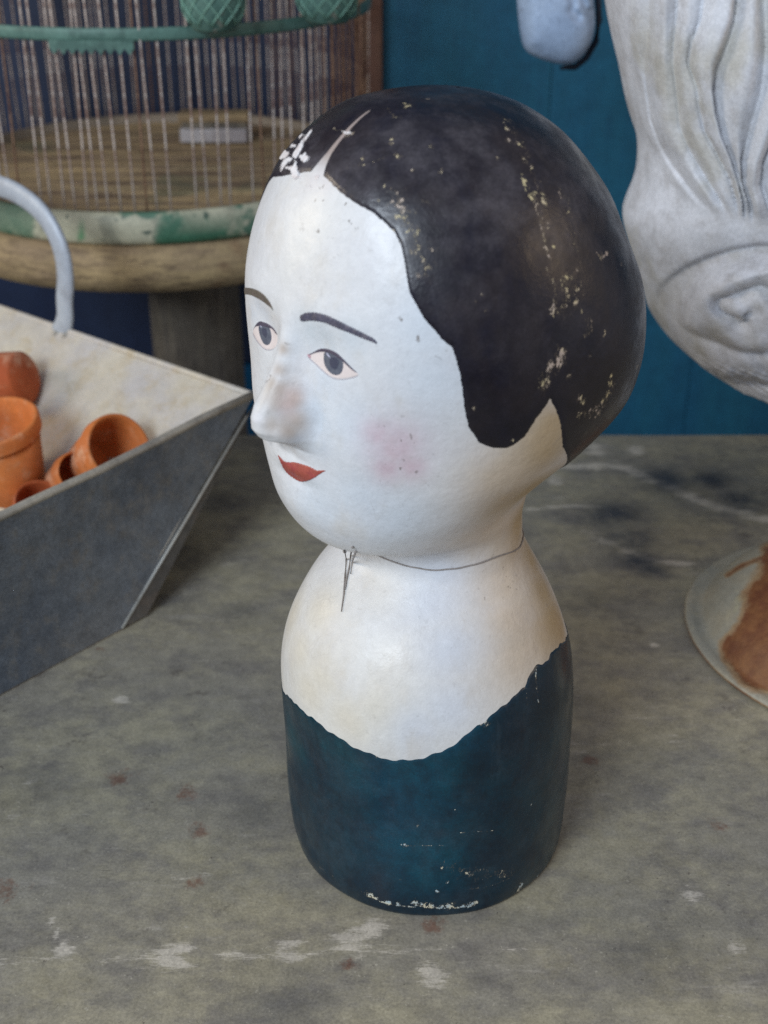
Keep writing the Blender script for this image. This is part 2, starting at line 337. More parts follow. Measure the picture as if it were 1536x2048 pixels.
def surf(u,t):
    """u in radians (0 front, + her left), t 0..1 top to base; arrays same shape -> (...,3) metres"""
    sh=np.shape(t); u=np.ravel(u); t=np.ravel(t)
    r=_cr(_c,RING,t)
    cu,su=np.cos(u),np.sin(u)
    n=np.where(cu>0,r[:,5],r[:,6]); e=2/n
    cs=np.sign(cu)*np.abs(cu)**e; sn=np.sign(su)*np.abs(su)**e
    c=(r[:,0]+r[:,2])/2; L=(r[:,0]-r[:,2])/2
    s=c+L*cs; w=r[:,4]*sn; z=r[:,1]+(r[:,3]-r[:,1])*(1-cs)/2
    fr=np.clip((s-20)/40,0,1); fr=fr*fr*(3-2*fr)
    aw=np.abs(w)
    h=np.interp(z,NZ[::-1],NH[::-1]); nd=np.interp(z,NZ[::-1],ND[::-1])
    # nose ridge
    ds=nd*np.exp(-(aw/h)**2.6)
    # wings
    ds+=3.0*g(z,275.5,4.6)*g(aw,10.5,3.4)-1.3*g(z,277,6)*g(aw,16.5,3.2)-1.6*g(z,284,4)*g(aw,9,3)-2.2*g(z,268,2.2)*g(aw,6.5,2.6)
    # sockets, brow, eyeball, cheeks, lips, chin
    ds-=3.4*g(z,309,11)*g(aw,19,11)
    ds+=1.5*g(z,305,7)*g(aw,22,8)
    ds+=1.2*g(z,328,7)*g(aw,24,16)
    ds-=1.6*g(z,283,9)*g(aw,17,5)
    ds+=2.0*g(z,272,16)*g(aw,38,15)
    ds+=1.5*g(z,254,4.0)*g(aw,0,14)-0.9*g(z,247.5,3)*g(aw,0,13)+1.3*g(z,235,8)*g(aw,0,13)
    ds-=.7*g(z,262,3.5)*g(aw,0,3)
    s=s+ds*fr
    # slightly uneven papier mache
    wb=.35*np.sin(u*3+z*.045)+.3*np.sin(u*5-z*.07+1)+.22*np.sin(u*9+z*.11+2)
    wb*=np.clip(t/.08,0,1)
    s=s+wb*cs*.8; w=w+wb*sn*.8
    dl=(s*FW[0]+w*LT[0])*(-.88)+(s*FW[1]+w*LT[1])*(-.47)
    lo=np.clip((34-z)/28,0,1)**2*np.clip(dl/75,0,1)*.022; s=s*(1-lo); w=w*(1-lo)
    p=(s[:,None]*FW+w[:,None]*LT)/1000; p[:,2]=z/1000
    return p.reshape(sh+(3,))
def tz(t): return _cr(_c,RING,np.atleast_1d(t))
# ------------------------------------------------------------------ the milliner's head on the grid surface
NU,NT=620,760
uu=np.linspace(-np.pi,np.pi,NU,endpoint=False); tt=np.linspace(0,1,NT)
GT,GU=np.meshgrid(tt,uu,indexing='ij')
def normals(P,wrap):
    if wrap: du=np.roll(P,-1,1)-np.roll(P,1,1)
    else: du=np.gradient(P,axis=1)
    dt=np.gradient(P,axis=0); n=np.cross(dt,du); l=np.linalg.norm(n,axis=-1,keepdims=True)
    return n/np.maximum(l,1e-12)
P=surf(GU,GT); N=normals(P,True); N[0]=(0,0,1); N[-1]=(0,0,-1)
_o=P[NT//2]-P[NT//2].mean(0)
if (N[NT//2]*_o).sum()<0: N=-N
PX=proj(P); FRONT=((P-CAM)*N).sum(-1)<0
fr_i=np.argwhere(FRONT); fr_px=PX[FRONT]; fr_p=P[FRONT]
def hit(x,y):
    k=np.argmin(((fr_px-(x,y))**2).sum(1)); i,j=fr_i[k]; return P[i,j],N[i,j],GU[i,j],GT[i,j]
def grid_faces(nt,nu,wrap):
    i=np.arange(nt-1)[:,None]; j=np.arange(nu if wrap else nu-1)[None,:]; j2=(j+1)%nu
    a=i*nu+j; b=i*nu+j2; c=(i+1)*nu+j2; d=(i+1)*nu+j
    return np.stack([a+0*b,b,c,d],-1).reshape(-1,4)
def clip(Pg,Ng,Fd,wrap,h,taper,extra=None):
    """keep the part of a surface grid where Fd>0, cut exactly at Fd=0 and raised by h"""
    nt,nu=Fd.shape; q=grid_faces(nt,nu,wrap); f=Fd.ravel(); p=Pg.reshape(-1,3); n=Ng.reshape(-1,3)
    ex={k:(v.reshape(nt*nu,-1)) for k,v in (extra or {}).items()}
    inside=f>0; cnt=inside[q].sum(1); full=q[cnt==4]; part=q[(cnt>0)&(cnt<4)]
    newp=[];newn=[];newf=[];newe={k:[] for k in ex}; cache={}; tris=[]; base=len(p)
    def cut(a,b):
        k=(a,b) if a<b else (b,a)
        if k not in cache:
            a_,b_=k; t=f[a_]/(f[a_]-f[b_]); cache[k]=base+len(newp)
            newp.append(p[a_]*(1-t)+p[b_]*t); nn=n[a_]*(1-t)+n[b_]*t; newn.append(nn/np.linalg.norm(nn)); newf.append(0.)
            for e in ex: newe[e].append(ex[e][a_]*(1-t)+ex[e][b_]*t)
        return cache[k]
    for quad in part.tolist():
        poly=[]
        for a,b in zip(quad,quad[1:]+quad[:1]):
            if inside[a]: poly.append(a)
            if inside[a]!=inside[b]: poly.append(cut(a,b))
        if len(poly)>=3: tris.append(tuple(poly))
    if newp:
        p=np.concatenate([p,np.array(newp)]); n=np.concatenate([n,np.array(newn)]); f=np.concatenate([f,np.zeros(len(newp))])
        for e in ex: ex[e]=np.concatenate([ex[e],np.array(newe[e])])
    faces=full.tolist()+[list(t) for t in tris]
    used=np.unique(np.concatenate([full.ravel(),np.array([i for t in tris for i in t],int)])).astype(int)
    mp=-np.ones(len(p),int); mp[used]=np.arange(len(used))
    V=p[used]+n[used]*(h*(.12+.88*sm(f[used],0,taper)))[:,None]
    return V,[tuple(int(mp[i]) for i in t) for t in faces],{k:(v[used] if v.shape[1]>1 else v[used][:,0]) for k,v in ex.items()}
def sdf(poly,X):
    """signed distance (positive inside) of points X[...,2] to a polygon"""
    poly=np.array(poly,float); sh=X.shape[:-1]; X=X.reshape(-1,2); d=np.full(len(X),1e9); ins=np.zeros(len(X),bool)
    for a,b in zip(poly,np.roll(poly,-1,0)):
        ab=b-a; t=np.clip(((X-a)@ab)/max(ab@ab,1e-9),0,1); d=np.minimum(d,np.linalg.norm(X-a-t[:,None]*ab,axis=1))
        c=(a[1]>X[:,1])!=(b[1]>X[:,1])
        with np.errstate(divide='ignore',invalid='ignore'): xi=a[0]+(X[:,1]-a[1])*(b[0]-a[0])/(b[1]-a[1])
        ins^=c&(X[:,0]<xi)
    return np.where(ins,d,-d).reshape(sh)
def smooth_poly(pl,k=2):
    p=np.array(pl,float)
    for _ in range(k): a=p*.75+np.roll(p,-1,0)*.25; b=p*.25+np.roll(p,-1,0)*.75; p=np.stack([a,b],1).reshape(-1,2)
    return p
def Z(scale,x0,y0,pts): return [(x0+x/scale,y0+y/scale) for x,y in pts]
def patch(name,poly,h,mat,parent,res=170,smooth=1,taper=1.2,jag=0.):
    poly=smooth_poly(poly,smooth); lo=poly.min(0)-3; hi=poly.max(0)+3
    c=poly.mean(0); k=FRONT&(PX[...,0]>lo[0]-4)&(PX[...,0]<hi[0]+4)&(PX[...,1]>lo[1]-4)&(PX[...,1]<hi[1]+4)
    u0,u1,t0,t1=GU[k].min(),GU[k].max(),GT[k].min(),GT[k].max()
    T_,U_=np.meshgrid(np.linspace(t0,t1,res),np.linspace(u0,u1,res),indexing='ij')
    p=surf(U_,T_); n=normals(p,False)
    if (n[res//2,res//2]@(p[res//2,res//2]-CAM))>0: n=-n
    px=proj(p); f=sdf(poly,px); fr=((p-CAM)*n).sum(-1)<0
    if jag: f=f+jag*(np.sin(px[...,0]*.9+px[...,1]*.5)+np.sin(px[...,0]*2.1-px[...,1]*1.3+np.sin(px[...,1]*.4)*2)+np.sin(px[...,1]*2.7+px[...,0]*.6))*.45
    f=np.where(fr,f,-5.)
    V,F,_=clip(p,n,f,False,h,taper)
    if len(F)==0: return None
    o=mesh(name,V,F,mat); return keep(o,parent)
SF=P@FW*1000; SW=P@LT*1000; SZ=P[...,2]*1000
def gauss3(px,r,aniso=None):
    c=hit(*px)[0]; d=(P-c)*1000; return np.exp(-(d**2).sum(-1)/r**2)
def gl(pts,r):
    o=np.zeros(P.shape[:2])
    for p in pts: o=np.maximum(o,gauss3(p[:2],p[2] if len(p)>2 else r))
    return o
head=empty('milliners_head',(0,0,TZ),'painted plaster display head of a woman with dark bobbed hair and blue bodice','display head')
# skin colour
tint=np.empty(P.shape); tint[:]=(.70,.695,.69)
def lay(mask,col,amt=1.):
    global tint; k=np.clip(mask*amt,0,1)[...,None]; tint=tint*(1-k)+np.array(col)*k
lay(sm(-SZ,-200,-120)*1.,(.73,.71,.66),.8)
lay(gl([(600,520),(610,450)],17),(.80,.76,.68),.5)  # warm highlight on the forehead painted into the skin colour
# age-yellowed right side of neck, under the hair lobe and shoulder
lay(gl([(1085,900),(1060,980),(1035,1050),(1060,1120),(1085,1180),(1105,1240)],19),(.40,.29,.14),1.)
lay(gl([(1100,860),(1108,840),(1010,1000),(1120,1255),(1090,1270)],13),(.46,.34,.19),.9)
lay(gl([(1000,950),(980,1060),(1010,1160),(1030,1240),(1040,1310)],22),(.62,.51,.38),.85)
lay(gl([(620,1380),(700,1440),(640,1350),(600,1300),(585,1230),(760,1420),(640,1220)],15),(.68,.60,.45),.6)
lay(gl([(860,1200),(900,1300),(830,1460),(900,1420),(880,1140)],15),(.62,.68,.78),.5)
lay(gl([(760,1180),(690,1290),(780,1320)],14),(.72,.66,.56),.4)
# blush, eyeshadow on the lids, worn nose
blush=np.clip(gl([(790,895,13),(760,870,8),(818,930,8),(775,935,8)],10),0,1)
lay(gl([(650,670),(700,680),(620,655)],8),(.55,.62,.66),.45)
lay(gl([(516,610),(528,625),(505,625)],5),(.56,.60,.66),.4)
lay(gl([(600,760),(608,740)],6),(.74,.62,.54),.5)
lay(gl([(556,800,6),(570,850,6),(590,860,6),(545,850,5)],5),(.48,.38,.29),.8)
lay(gl([(540,880,2.5),(560,884,2.5),(585,882,2.5),(600,876,2.5)],2.5),(.40,.42,.46),.6)  # shade under the nose painted into the skin colour
lay(gl([(512,835,3.2)],3),(.74,.72,.74),.7)
lay(gl([(640,760),(640,830),(700,850),(720,1000),(640,1010),(800,1040),(880,760),(860,650)],17),(.60,.69,.78),.45)  # bluish window light on cheeks and jaw painted into the skin colour
lay(gl([(560,740,3.4),(548,770,3.6),(538,795,3.6),(568,700,3),(585,800,4.5),(590,840,5),(560,780,4),(575,860,4)],4),(.42,.33,.26),.75)
lay(gl([(575,812),(585,790)],4.5),(.72,.50,.44),.5)
lay(gl([(640,345),(625,360),(655,365)],5),(.66,.60,.58),.5)
lay(np.where((np.abs(SW)<4)&(SF>15),1.,0.)*sm(SZ,376,384),(.36,.28,.25),.95)
lay(gl([(845,880),(870,700),(690,1000),(740,1010)],20),(.66,.70,.74),.3)
pits=np.clip(gl([(660,380),(680,400),(650,430),(700,440),(720,430)],9)+gl([(830,640),(840,615),(860,670)],7)+.7*gl([(790,880),(810,930)],9)+.6*gl([(1000,1180),(1040,1080),(1080,1150)],12)+.5*gl([(560,690),(545,760),(525,820)],5),0,1)
# hair boundary: height as a function of |angle| (traced on the visible side, the same on the other)
HL=[(640,330),(641,346),(656,360),(683,387),(717,409),(744,424),(768,444),(788,465),(802,492),(810,519),(815,550),(821,586),(834,612),(851,638),(867,660),(886,680),(903,696),(912,719),(919,742),(924,781),(929,820),(938,852),(946,868),(959,885),(986,895),(1012,897),(1031,889),(1050,872),(1073,838),(1092,813),(1101,798),(1111,819),(1121,845),(1124,872),(1125,893)]
ang=np.abs(np.arctan2(SW,SF-2)); hp=np.array([hit(*p)[0] for p in HL])
ha=np.abs(np.arctan2(hp@LT*1000,hp@FW*1000-2)); hz=hp[:,2]*1000
ha=np.maximum.accumulate(ha+np.arange(len(ha))*1e-5)
ha=np.concatenate([[0],ha,[ha[-1]+.32,np.pi]]); hz=np.concatenate([[hz[0]],hz,[240,238]])
ang=np.where(SW<0,ang*(1-.13*(1-sm(ang,1.0,1.9))*sm(ang,.0,.3)),ang)
zb=np.interp(ang,ha,hz); slope=np.abs(np.interp(ang+.01,ha,hz)-np.interp(ang-.01,ha,hz))/.02/80
hf=(SZ-zb)/np.sqrt(1+slope**2)+.10*np.sin(SW*2.1+SZ*1.3)+.09*np.sin(SW*1.3-SZ*2.9+SF)+.06*np.sin(SZ*5.1+SF*3.7)
# parting: a thin tapering line up the middle
q0=hit(737,213)[0]; zt=q0[2]*1000
pw=np.interp(SZ,[375,379.5,383,387,392,zt-1,zt+.5],[4.6,2.6,1.5,1.15,.95,.55,-1.])
part=np.where((SF>20)&(SZ>374)&(SZ<zt+3),np.abs(SW-0.)-pw,9.)
hf=np.minimum(hf,part)
def ZR(scale,x0,y0,pts): return [(x0+x/scale,y0+y/scale,r) for x,y,r in pts]
CH=ZR(2.626,860,160,[(415,215,.6),(470,245,.6),(400,260,.7),(410,320,1.1),(455,340,1.3),(350,410,.5),(530,460,.8),(490,530,.9),(500,560,.7),(525,620,.7),(548,600,1),(553,655,1.2),(590,600,1.0),(592,635,1.8),(680,595,1.1),(690,625,1),(720,690,.8),(645,880,.7),(605,880,.7),(615,780,.7),(590,800,.6),(632,940,.7),(640,1000,.7),(650,1075,1.1),(715,1040,1),(735,1035,.9),(770,1000,.9),(705,1100,1.2),(765,1105,.8),(765,1165,1.2),(655,1170,1.1),(650,1205,1.9),(790,1210,.9),(898,935,1.2),(925,915,.7),(1045,885,.7),(1000,965,.9),(840,1265,.7),(840,1310,.7),(825,1340,1),(910,1330,.9),(690,1430,2),(680,1470,2.6),(640,1495,2.3),(620,1555,.9),(575,1610,1.3),(595,1580,.8),(720,1555,.9),(825,1450,.8),(945,1590,2),(930,1640,1.8),(945,1555,1.1),(900,1690,1.5),(1085,1505,1.1),(780,1665,1.5),(800,1690,1.4),(880,1740,1.3),(860,1770,1),(300,1215,.9),(240,1160,.5),(240,1725,.8),(430,1890,.7),(265,1120,.5),(60,480,.5)])
CH+=ZR(2.954,480,160,[(985,160,1.7),(972,145,.7),(1110,120,.8),(895,355,1.2),(898,380,1),(915,430,1),(935,455,.8),(860,440,.7),(1090,715,1.1),(940,740,1.3),(960,715,1),(920,665,.7),(900,720,.7),(930,810,1),(960,820,.9),(1010,880,.8),(1045,900,.7),(960,950,.8),(900,900,.8),(1120,1110,1),(1050,1000,.7),(1010,1010,.6),(1040,1150,.8),(1060,1045,.6),(1185,540,.8),(1520,465,.7),(760,78,.8),(825,710,.6),(850,635,.6),(1020,530,.6),(1000,970,.6),(1130,1010,.6),(1125,395,.6),(640,318,1.6),(660,318,.9),(725,465,.6)])
chipf=np.zeros(P.shape[:2])
for x,y,r in CH:
    c=hit(x,y)[0]; d=(P-c)*1000; q=d@LT; e=np.sqrt((d**2).sum(-1)); chipf=np.maximum(chipf,.70*np.exp(-(e/(r*1.5+.3))**2))
def strokes(pts,r,amp):
    global chipf
    for a,b in zip(pts[:-1],pts[1:]):
        A=hit(*a)[0]; B=hit(*b)[0]; ab=B-A; t=np.clip(((P-A)@ab)/max(ab@ab,1e-12),0,1); e=np.linalg.norm(P-A-t[...,None]*ab,axis=-1)*1000
        chipf=np.maximum(chipf,amp*np.exp(-(e/r)**2))
strokes(Z(2.626,860,160,[(480,500),(500,570),(545,650),(570,740),(600,860),(612,910),(632,950),(640,1060),(655,1100),(650,1210)]),1.0,.66)
strokes(Z(2.626,860,160,[(700,560),(730,690),(760,850),(790,1000),(795,1220),(840,1330)]),2.2,.36)
strokes(Z(2.626,860,160,[(400,220),(460,330),(560,640),(600,760)]),4.5,.40)
strokes(Z(2.626,860,160,[(640,1000),(740,1120),(700,1200)]),5,.44)
strokes(Z(2.626,860,160,[(600,1600),(680,1440)]),5,.44)
strokes(Z(2.626,860,160,[(780,1760),(900,1720),(960,1580)]),5,.46)
strokes(Z(2.626,860,160,[(860,900),(895,940),(935,905)]),.8,.62)
strokes(Z(2.626,860,160,[(840,1250),(840,1310),(820,1345)]),.7,.55)
strokes(Z(2.954,480,160,[(930,680),(960,790),(1010,900),(1050,1010),(1110,1130)]),5,.47)
strokes(Z(2.954,480,160,[(550,548),(650,520),(760,500),(860,460),(910,420)]),.8,.44)
strokes(Z(2.954,480,160,[(552,285),(580,300),(600,305),(650,318)]),.6,.62)
strokes(Z(2.954,480,160,[(880,180),(900,225),(960,230)]),1.2,.42)
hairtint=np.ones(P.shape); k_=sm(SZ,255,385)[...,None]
hairtint=np.array((.80,.82,1.1))*(1-k_)+np.array((1.55,1.42,1.38))*k_  # greyer crown over darker navy: sheen of the light put into the tint
dust=.15+.85*sm(SZ,290,385)  # dust, denser at the crown where it adds to the painted sheen
V,F,_=None,None,None
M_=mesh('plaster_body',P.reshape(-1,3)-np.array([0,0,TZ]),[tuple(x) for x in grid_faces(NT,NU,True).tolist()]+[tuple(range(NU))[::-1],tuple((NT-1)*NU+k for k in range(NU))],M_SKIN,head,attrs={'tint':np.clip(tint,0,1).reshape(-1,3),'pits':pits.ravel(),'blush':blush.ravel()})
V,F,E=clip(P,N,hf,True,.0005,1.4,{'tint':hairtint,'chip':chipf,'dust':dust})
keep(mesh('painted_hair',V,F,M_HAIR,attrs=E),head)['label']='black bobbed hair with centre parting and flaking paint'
# bodice: neckline traced on the visible side, closed round the back
NL=[(563,1376),(584,1399),(623,1434),(666,1468),(709,1494),(748,1511),(795,1521),(847,1515),(885,1503),(920,1481),(954,1451),(975,1438),(1014,1404),(1049,1374),(1055,1356),(1070,1335),(1096,1318),(1107,1300),(1122,1288),(1134,1268)]
bp=np.array([hit(*p)[0] for p in NL]); ba=np.arctan2(bp[:,1],bp[:,0]); bz=bp[:,2]*1000
ba=np.where(ba<-np.pi*.99,ba+2*np.pi,ba); ba=np.maximum.accumulate(ba+np.arange(len(ba))*1e-5)
al=np.arctan2(P[...,1],P[...,0]); al=np.where(al<ba[0],al+2*np.pi,al)
ba2=np.concatenate([ba,[ba[-1]+.5,ba[-1]+1.5,ba[0]+2*np.pi-.9,ba[0]+2*np.pi]]); bz2=np.concatenate([bz,[bz[-1]+3,bz[-1]+3,bz[0]+12,bz[0]]])
zn=np.interp(al,ba2,bz2)+.45*np.sin(al*31)+.3*np.sin(al*67+1)
bf=np.where(SZ<200,zn-SZ,-50.)/1.25
chipf=np.zeros(P.shape[:2])
for x,y,r in ZR(2.327,520,1060,[(515,1695,2.2),(540,1715,1.2),(600,1735,1.6),(650,1748,1.3),(720,1740,1.8),(760,1748,1.9),(800,1752,1.8),(850,1755,1.6),(880,1755,2.4),(945,1755,1.5),(980,1745,2.0),(1000,1740,1.4),(1215,1650,1.9),(1200,1675,1.6),(1290,1610,.9),(965,1595,1.2),(985,1605,.8),(850,1570,.8),(875,1640,.7),(650,1625,.6),(735,1375,.55),(825,1678,.8),(675,1462,.9),(1040,893,1.9),(1060,900,1.2),(905,1300,.4),(545,1050,1.0),(1262,1275,.5)]):
    c=hit(min(x,1110),y-(3 if y>1790 else 0))[0]; e=np.linalg.norm(P-c,axis=-1)*1000; chipf=np.maximum(chipf,.78*np.exp(-(e/(r*1.35+.35))**2))
ZS=lambda p: Z(2.327,520,1060,p)
strokes(ZS([(655,1462),(760,1468),(850,1464)]),.55,.62); strokes(ZS([(930,1408),(1000,1398),(1080,1395)]),.5,.6)
strokes(ZS([(1282,625),(1280,700),(1295,800)]),.7,.66); strokes(ZS([(1240,730),(1238,780)]),.5,.6)
strokes(ZS([(970,1670),(1080,1650),(1160,1620)]),.6,.52); strokes(ZS([(500,1425),(540,1430)]),.5,.5)
strokes(ZS([(510,1700),(560,1725),(620,1742),(720,1752)]),.9,.72); strokes(ZS([(720,1745),(850,1757),(990,1748)]),1.2,.74); strokes(ZS([(1100,1580),(1160,1585)]),.6,.55)
strokes(ZS([(850,1560),(1000,1600),(1150,1600)]),6,.36); strokes(ZS([(240,1530),(330,1600),(500,1690)]),.8,.48)
btint=np.empty(P.shape); btint[:]=(.72,.62,.74)
k=np.clip(gl([(830,1620),(790,1560),(860,1560),(800,1680),(900,1480),(840,1720)],22),0,1)[...,None]; btint=btint*(1-k)+np.array((.5,1.75,1.8))*k  # reflected teal light at the centre painted into the bodice tint
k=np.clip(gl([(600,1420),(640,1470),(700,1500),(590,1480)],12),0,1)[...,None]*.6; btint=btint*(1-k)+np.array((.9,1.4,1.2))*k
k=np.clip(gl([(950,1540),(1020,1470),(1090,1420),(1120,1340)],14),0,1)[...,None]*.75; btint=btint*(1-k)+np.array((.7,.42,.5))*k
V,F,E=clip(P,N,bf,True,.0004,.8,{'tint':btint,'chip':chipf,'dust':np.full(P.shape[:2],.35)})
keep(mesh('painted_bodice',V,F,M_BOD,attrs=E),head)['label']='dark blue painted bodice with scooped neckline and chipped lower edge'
# ---- painted features (thin raised paint)
E1=lambda p:Z(5.486,500,560,p); E2=lambda p:Z(12.8,480,560,p)
white1=E1([(625,820),(660,812),(700,795),(760,758),(830,755),(900,775),(960,810),(1020,865),(1090,940),(1150,1000),(1198,1035),(1165,1055),(1100,1070),(1030,1082),(960,1082),(880,1055),(800,990),(730,920),(660,860)])
iris1=E1([(812,785),(806,860),(815,930),(850,990),(890,1030),(945,1050),(990,1040),(1020,1000),(1030,950),(1028,890),(990,830),(940,790),(880,770)])
pup1=E1([(870,880),(885,850),(930,835),(970,860),(985,905),(970,960),(940,985),(900,970),(875,930)])
lash1=E1([(622,822),(660,808),(700,790),(760,753),(830,750),(900,770),(960,805),(1020,860),(1090,935),(1150,995),(1192,1030),(1140,1003),(1080,952),(1030,903),(980,860),(930,828),(870,800),(815,788),(750,792),(700,808),(665,822)])
low1=E1([(622,830),(665,870),(735,930),(805,1000),(885,1063),(960,1088),(1035,1088),(1170,1058),(1195,1040),(1170,1066),(1035,1096),(955,1096),(880,1070),(798,1006),(728,936),(655,872)])
glint1=E1([(838,795),(850,793),(872,820),(892,853),(882,858),(860,830)])
can1=E1([(622,815),(650,812),(675,822),(672,850),(668,866),(645,850)])
white2=E2([(335,1290),(365,1220),(410,1140),(460,1080),(520,1050),(600,1075),(700,1110),(760,1150),(800,1185),(870,1250),(920,1310),(950,1370),(965,1430),(965,1550),(940,1650),(900,1730),(830,1770),(720,1780),(620,1750),(540,1670),(450,1570),(380,1450),(340,1360)])
iris2=E2([(475,1180),(480,1300),(510,1430),(560,1560),(620,1650),(700,1680),(760,1660),(810,1580),(830,1480),(815,1360),(790,1260),(760,1190),(680,1150),(560,1130)])
pup2=E2([(560,1260),(570,1360),(610,1440),(670,1490),(710,1450),(730,1380),(720,1280),(680,1220),(600,1210)])
lash2=E2([(335,1290),(365,1220),(410,1140),(460,1080),(520,1050),(600,1075),(700,1110),(760,1150),(830,1200),(890,1270),(940,1350),(965,1420),(920,1370),(860,1280),(790,1235),(700,1215),(560,1180),(480,1185),(420,1190),(370,1240)])
low2=E2([(335,1340),(375,1450),(445,1570),(535,1675),(620,1758),(720,1788),(830,1778),(905,1735),(830,1795),(720,1806),(610,1776),(520,1690),(430,1580),(360,1460),(326,1360)])
glint2=E2([(520,1160),(545,1150),(580,1210),(570,1235),(545,1200)])
M_CANTH=flat('eye_corner_paint',srgb(190,150,158),.45,.1); M_LOW=flat('lower_lid_line',srgb(168,160,166),.5,.1)
def eye(wp,ip,pp,lp,lo,gp,canth=None,label=None):
    e=patch('eye',wp,.00016,M_WHITE,head)
    if label: e['label']=label
    def sub(n_,poly,h,mt,sm_=1):
        o=patch(n_,poly,h,mt,head,smooth=sm_)
        if o: o.parent=e; o.location=Vector(o.location)-Vector(e.location)
    sub('iris',ip,.00028,M_IRIS); sub('pupil',pp,.0004,M_PUPIL); sub('lash_line',lp,.00046,M_LASH); sub('lower_lid_line',lo,.00034,M_LOW); sub('glint',gp,.0006,M_GLINT,0)
    if canth: sub('eye_corner',canth,.0003,M_CANTH)
eye(white1,iris1,pup1,lash1,low1,glint1,can1); eye(white2,iris2,pup2,lash2,low2,glint2)
patch('eyebrow',E1([(545,405),(565,375),(620,358),(700,352),(780,368),(860,392),(960,440),(1060,492),(1180,550),(1290,605),(1360,640),(1412,712),(1370,692),(1290,662),(1200,627),(1100,582),(1000,547),(900,502),(820,467),(740,451),(660,446),(590,457),(553,447)]),.0003,M_BROW,head,jag=1.1)
patch('eyebrow',E1([(-150,100),(-75,84),(0,85),(70,105),(130,140),(190,200),(225,255),(245,300),(262,350),(235,310),(200,282),(150,242),(80,197),(0,162),(-75,155),(-150,160)]),.0003,M_BROW2,head,jag=.3)
patch('lips',Z(10.24,530,860,[(260,505),(300,540),(350,595),(405,650),(500,662),(590,655),(680,675),(760,700),(870,735),(960,770),(1050,825),(1100,830),(1180,822),(1255,833),(1180,868),(1100,920),(1020,975),(940,1020),(850,1050),(740,1065),(650,1030),(560,970),(470,900),(390,800),(340,700),(300,610)]),.00035,M_LIPS,head,jag=.6)
ZP=lambda p:Z(6.4,520,200,p)
for k_,pl in enumerate([[(250,650),(300,615),(330,640),(340,665),(400,690),(350,740),(290,770),(215,745)],
  [(690,385),(640,425),(590,480),(545,550),(485,630),(440,680),(430,740),(475,760),(520,690),(555,615),(560,555),(600,510),(640,465)],
  [(470,760),(485,870),(500,930),(500,1000),(440,1020),(415,930),(405,900),(330,880),(360,865),(440,860)],
  [(515,725),(560,715),(605,680),(600,730),(645,735),(620,780),(590,810),(545,790)],
  [(1060,415),(1110,425),(1160,418),(1172,432),(1160,447),(1120,448)],
  [(510,490),(550,455),(580,455),(540,478),(520,500)],
  [(400,610),(430,580),(465,585),(465,605),(430,615)],
  [(330,760),(400,745),(430,760),(350,830),(290,900),(275,925),(280,880)],
  [(700,980),(740,960),(760,1000),(720,1025)],[(640,1110),(655,1085),(662,1100),(645,1130)],[(500,970),(535,975),(520,1005),(500,1000)]]):
    patch('bare_plaster_chip',ZP(pl),.00085 if k_<8 else .0002,M_PLASTER,head,res=150,smooth=1,jag=2.3,taper=.4)
# thin string round the neck, two loose ends
_nk=(np.hypot(fr_p[:,0],fr_p[:,1])<.0475)&(fr_p[:,2]<.215)&(fr_p[:,2]>.17)
def hitn(x,y):
    k=np.argmin(((fr_px-(x,y))**2).sum(1)+np.where(_nk,0,1e9)); i,j=fr_i[k]; return P[i,j],N[i,j]
sp=[hitn(x,y) for x,y in [(676,1086),(690,1088),(715,1094),(750,1106),(790,1122),(830,1134),(870,1139),(910,1137),(950,1128),(1000,1110),(1040,1093)]]
pts=[]
for k in range(len(sp)-1):
    for f in (0,.25,.5,.75):
        q_=sp[k][0]*(1-f)+sp[k+1][0]*f; jj=np.argmin(((P-q_)**2).sum(-1)); i_,j_=divmod(int(jj),NU); pts.append(P[i_,j_]+N[i_,j_]*.0005)
pts.append(sp[-1][0]+sp[-1][1]*.0005)
pts=[(np.array(pts[max(k-1,0)])+2*np.array(pts[k])+np.array(pts[min(k+1,len(pts)-1)]))/4 for k in range(len(pts))]
a1=math.atan2(pts[-1][1],pts[-1][0]); a0=math.atan2(pts[0][1],pts[0][0]); a0=a1+((a0-a1)%(2*math.pi)); z1=pts[-1][2]; z0=pts[0][2]
back=[]
for k in range(1,22):
    f=k/22; a=a1+(a0-a1)*f; z=z1+(z0-z1)*f
    sel=np.argmin(((np.abs(np.angle(np.exp(1j*(al-a))))*.1)+np.abs(P[...,2]-z)+np.where(np.hypot(P[...,0],P[...,1])>.058,1,0)).ravel()); i,j=divmod(sel,NU); back.append(P[i,j]+N[i,j]*.0006)
loop=pts+back
V,F=tube(loop,.00034,6,True); 
M_STR=flat('string_fibre',(.27,.24,.22),.7,.2)
st=empty('neck_string',tuple(loop[0]),'thin dark string tied round the neck of the painted head','string')
keep(mesh('string_loop',V,F,M_STR),st)
for ends in ([(688,1091),(691,1100),(694,1120),(692,1150),(688,1190),(684,1224)],[(706,1091),(704,1112),(701,1135),(696,1160),(692,1180)],[(712,1100),(707,1125),(702,1150)]):
    q=[hit(*p) for p in ends]; V,F=tube([a[0]+a[1]*.0007 for a in q],[.0006]+[.00036]*(len(q)-2)+[.0002],6); keep(mesh('loose_end',V,F,M_STR),st)
bm_=bmesh.new(); bmesh.ops.create_icosphere(bm_,subdivisions=2,radius=.0011); me=bpy.data.meshes.new('knot'); bm_.to_mesh(me); bm_.free()
kn=link('knot',me,M_STR,st); kn.location=Vector(hit(691,1104)[0]+hit(691,1104)[1]*.0006)-st.location
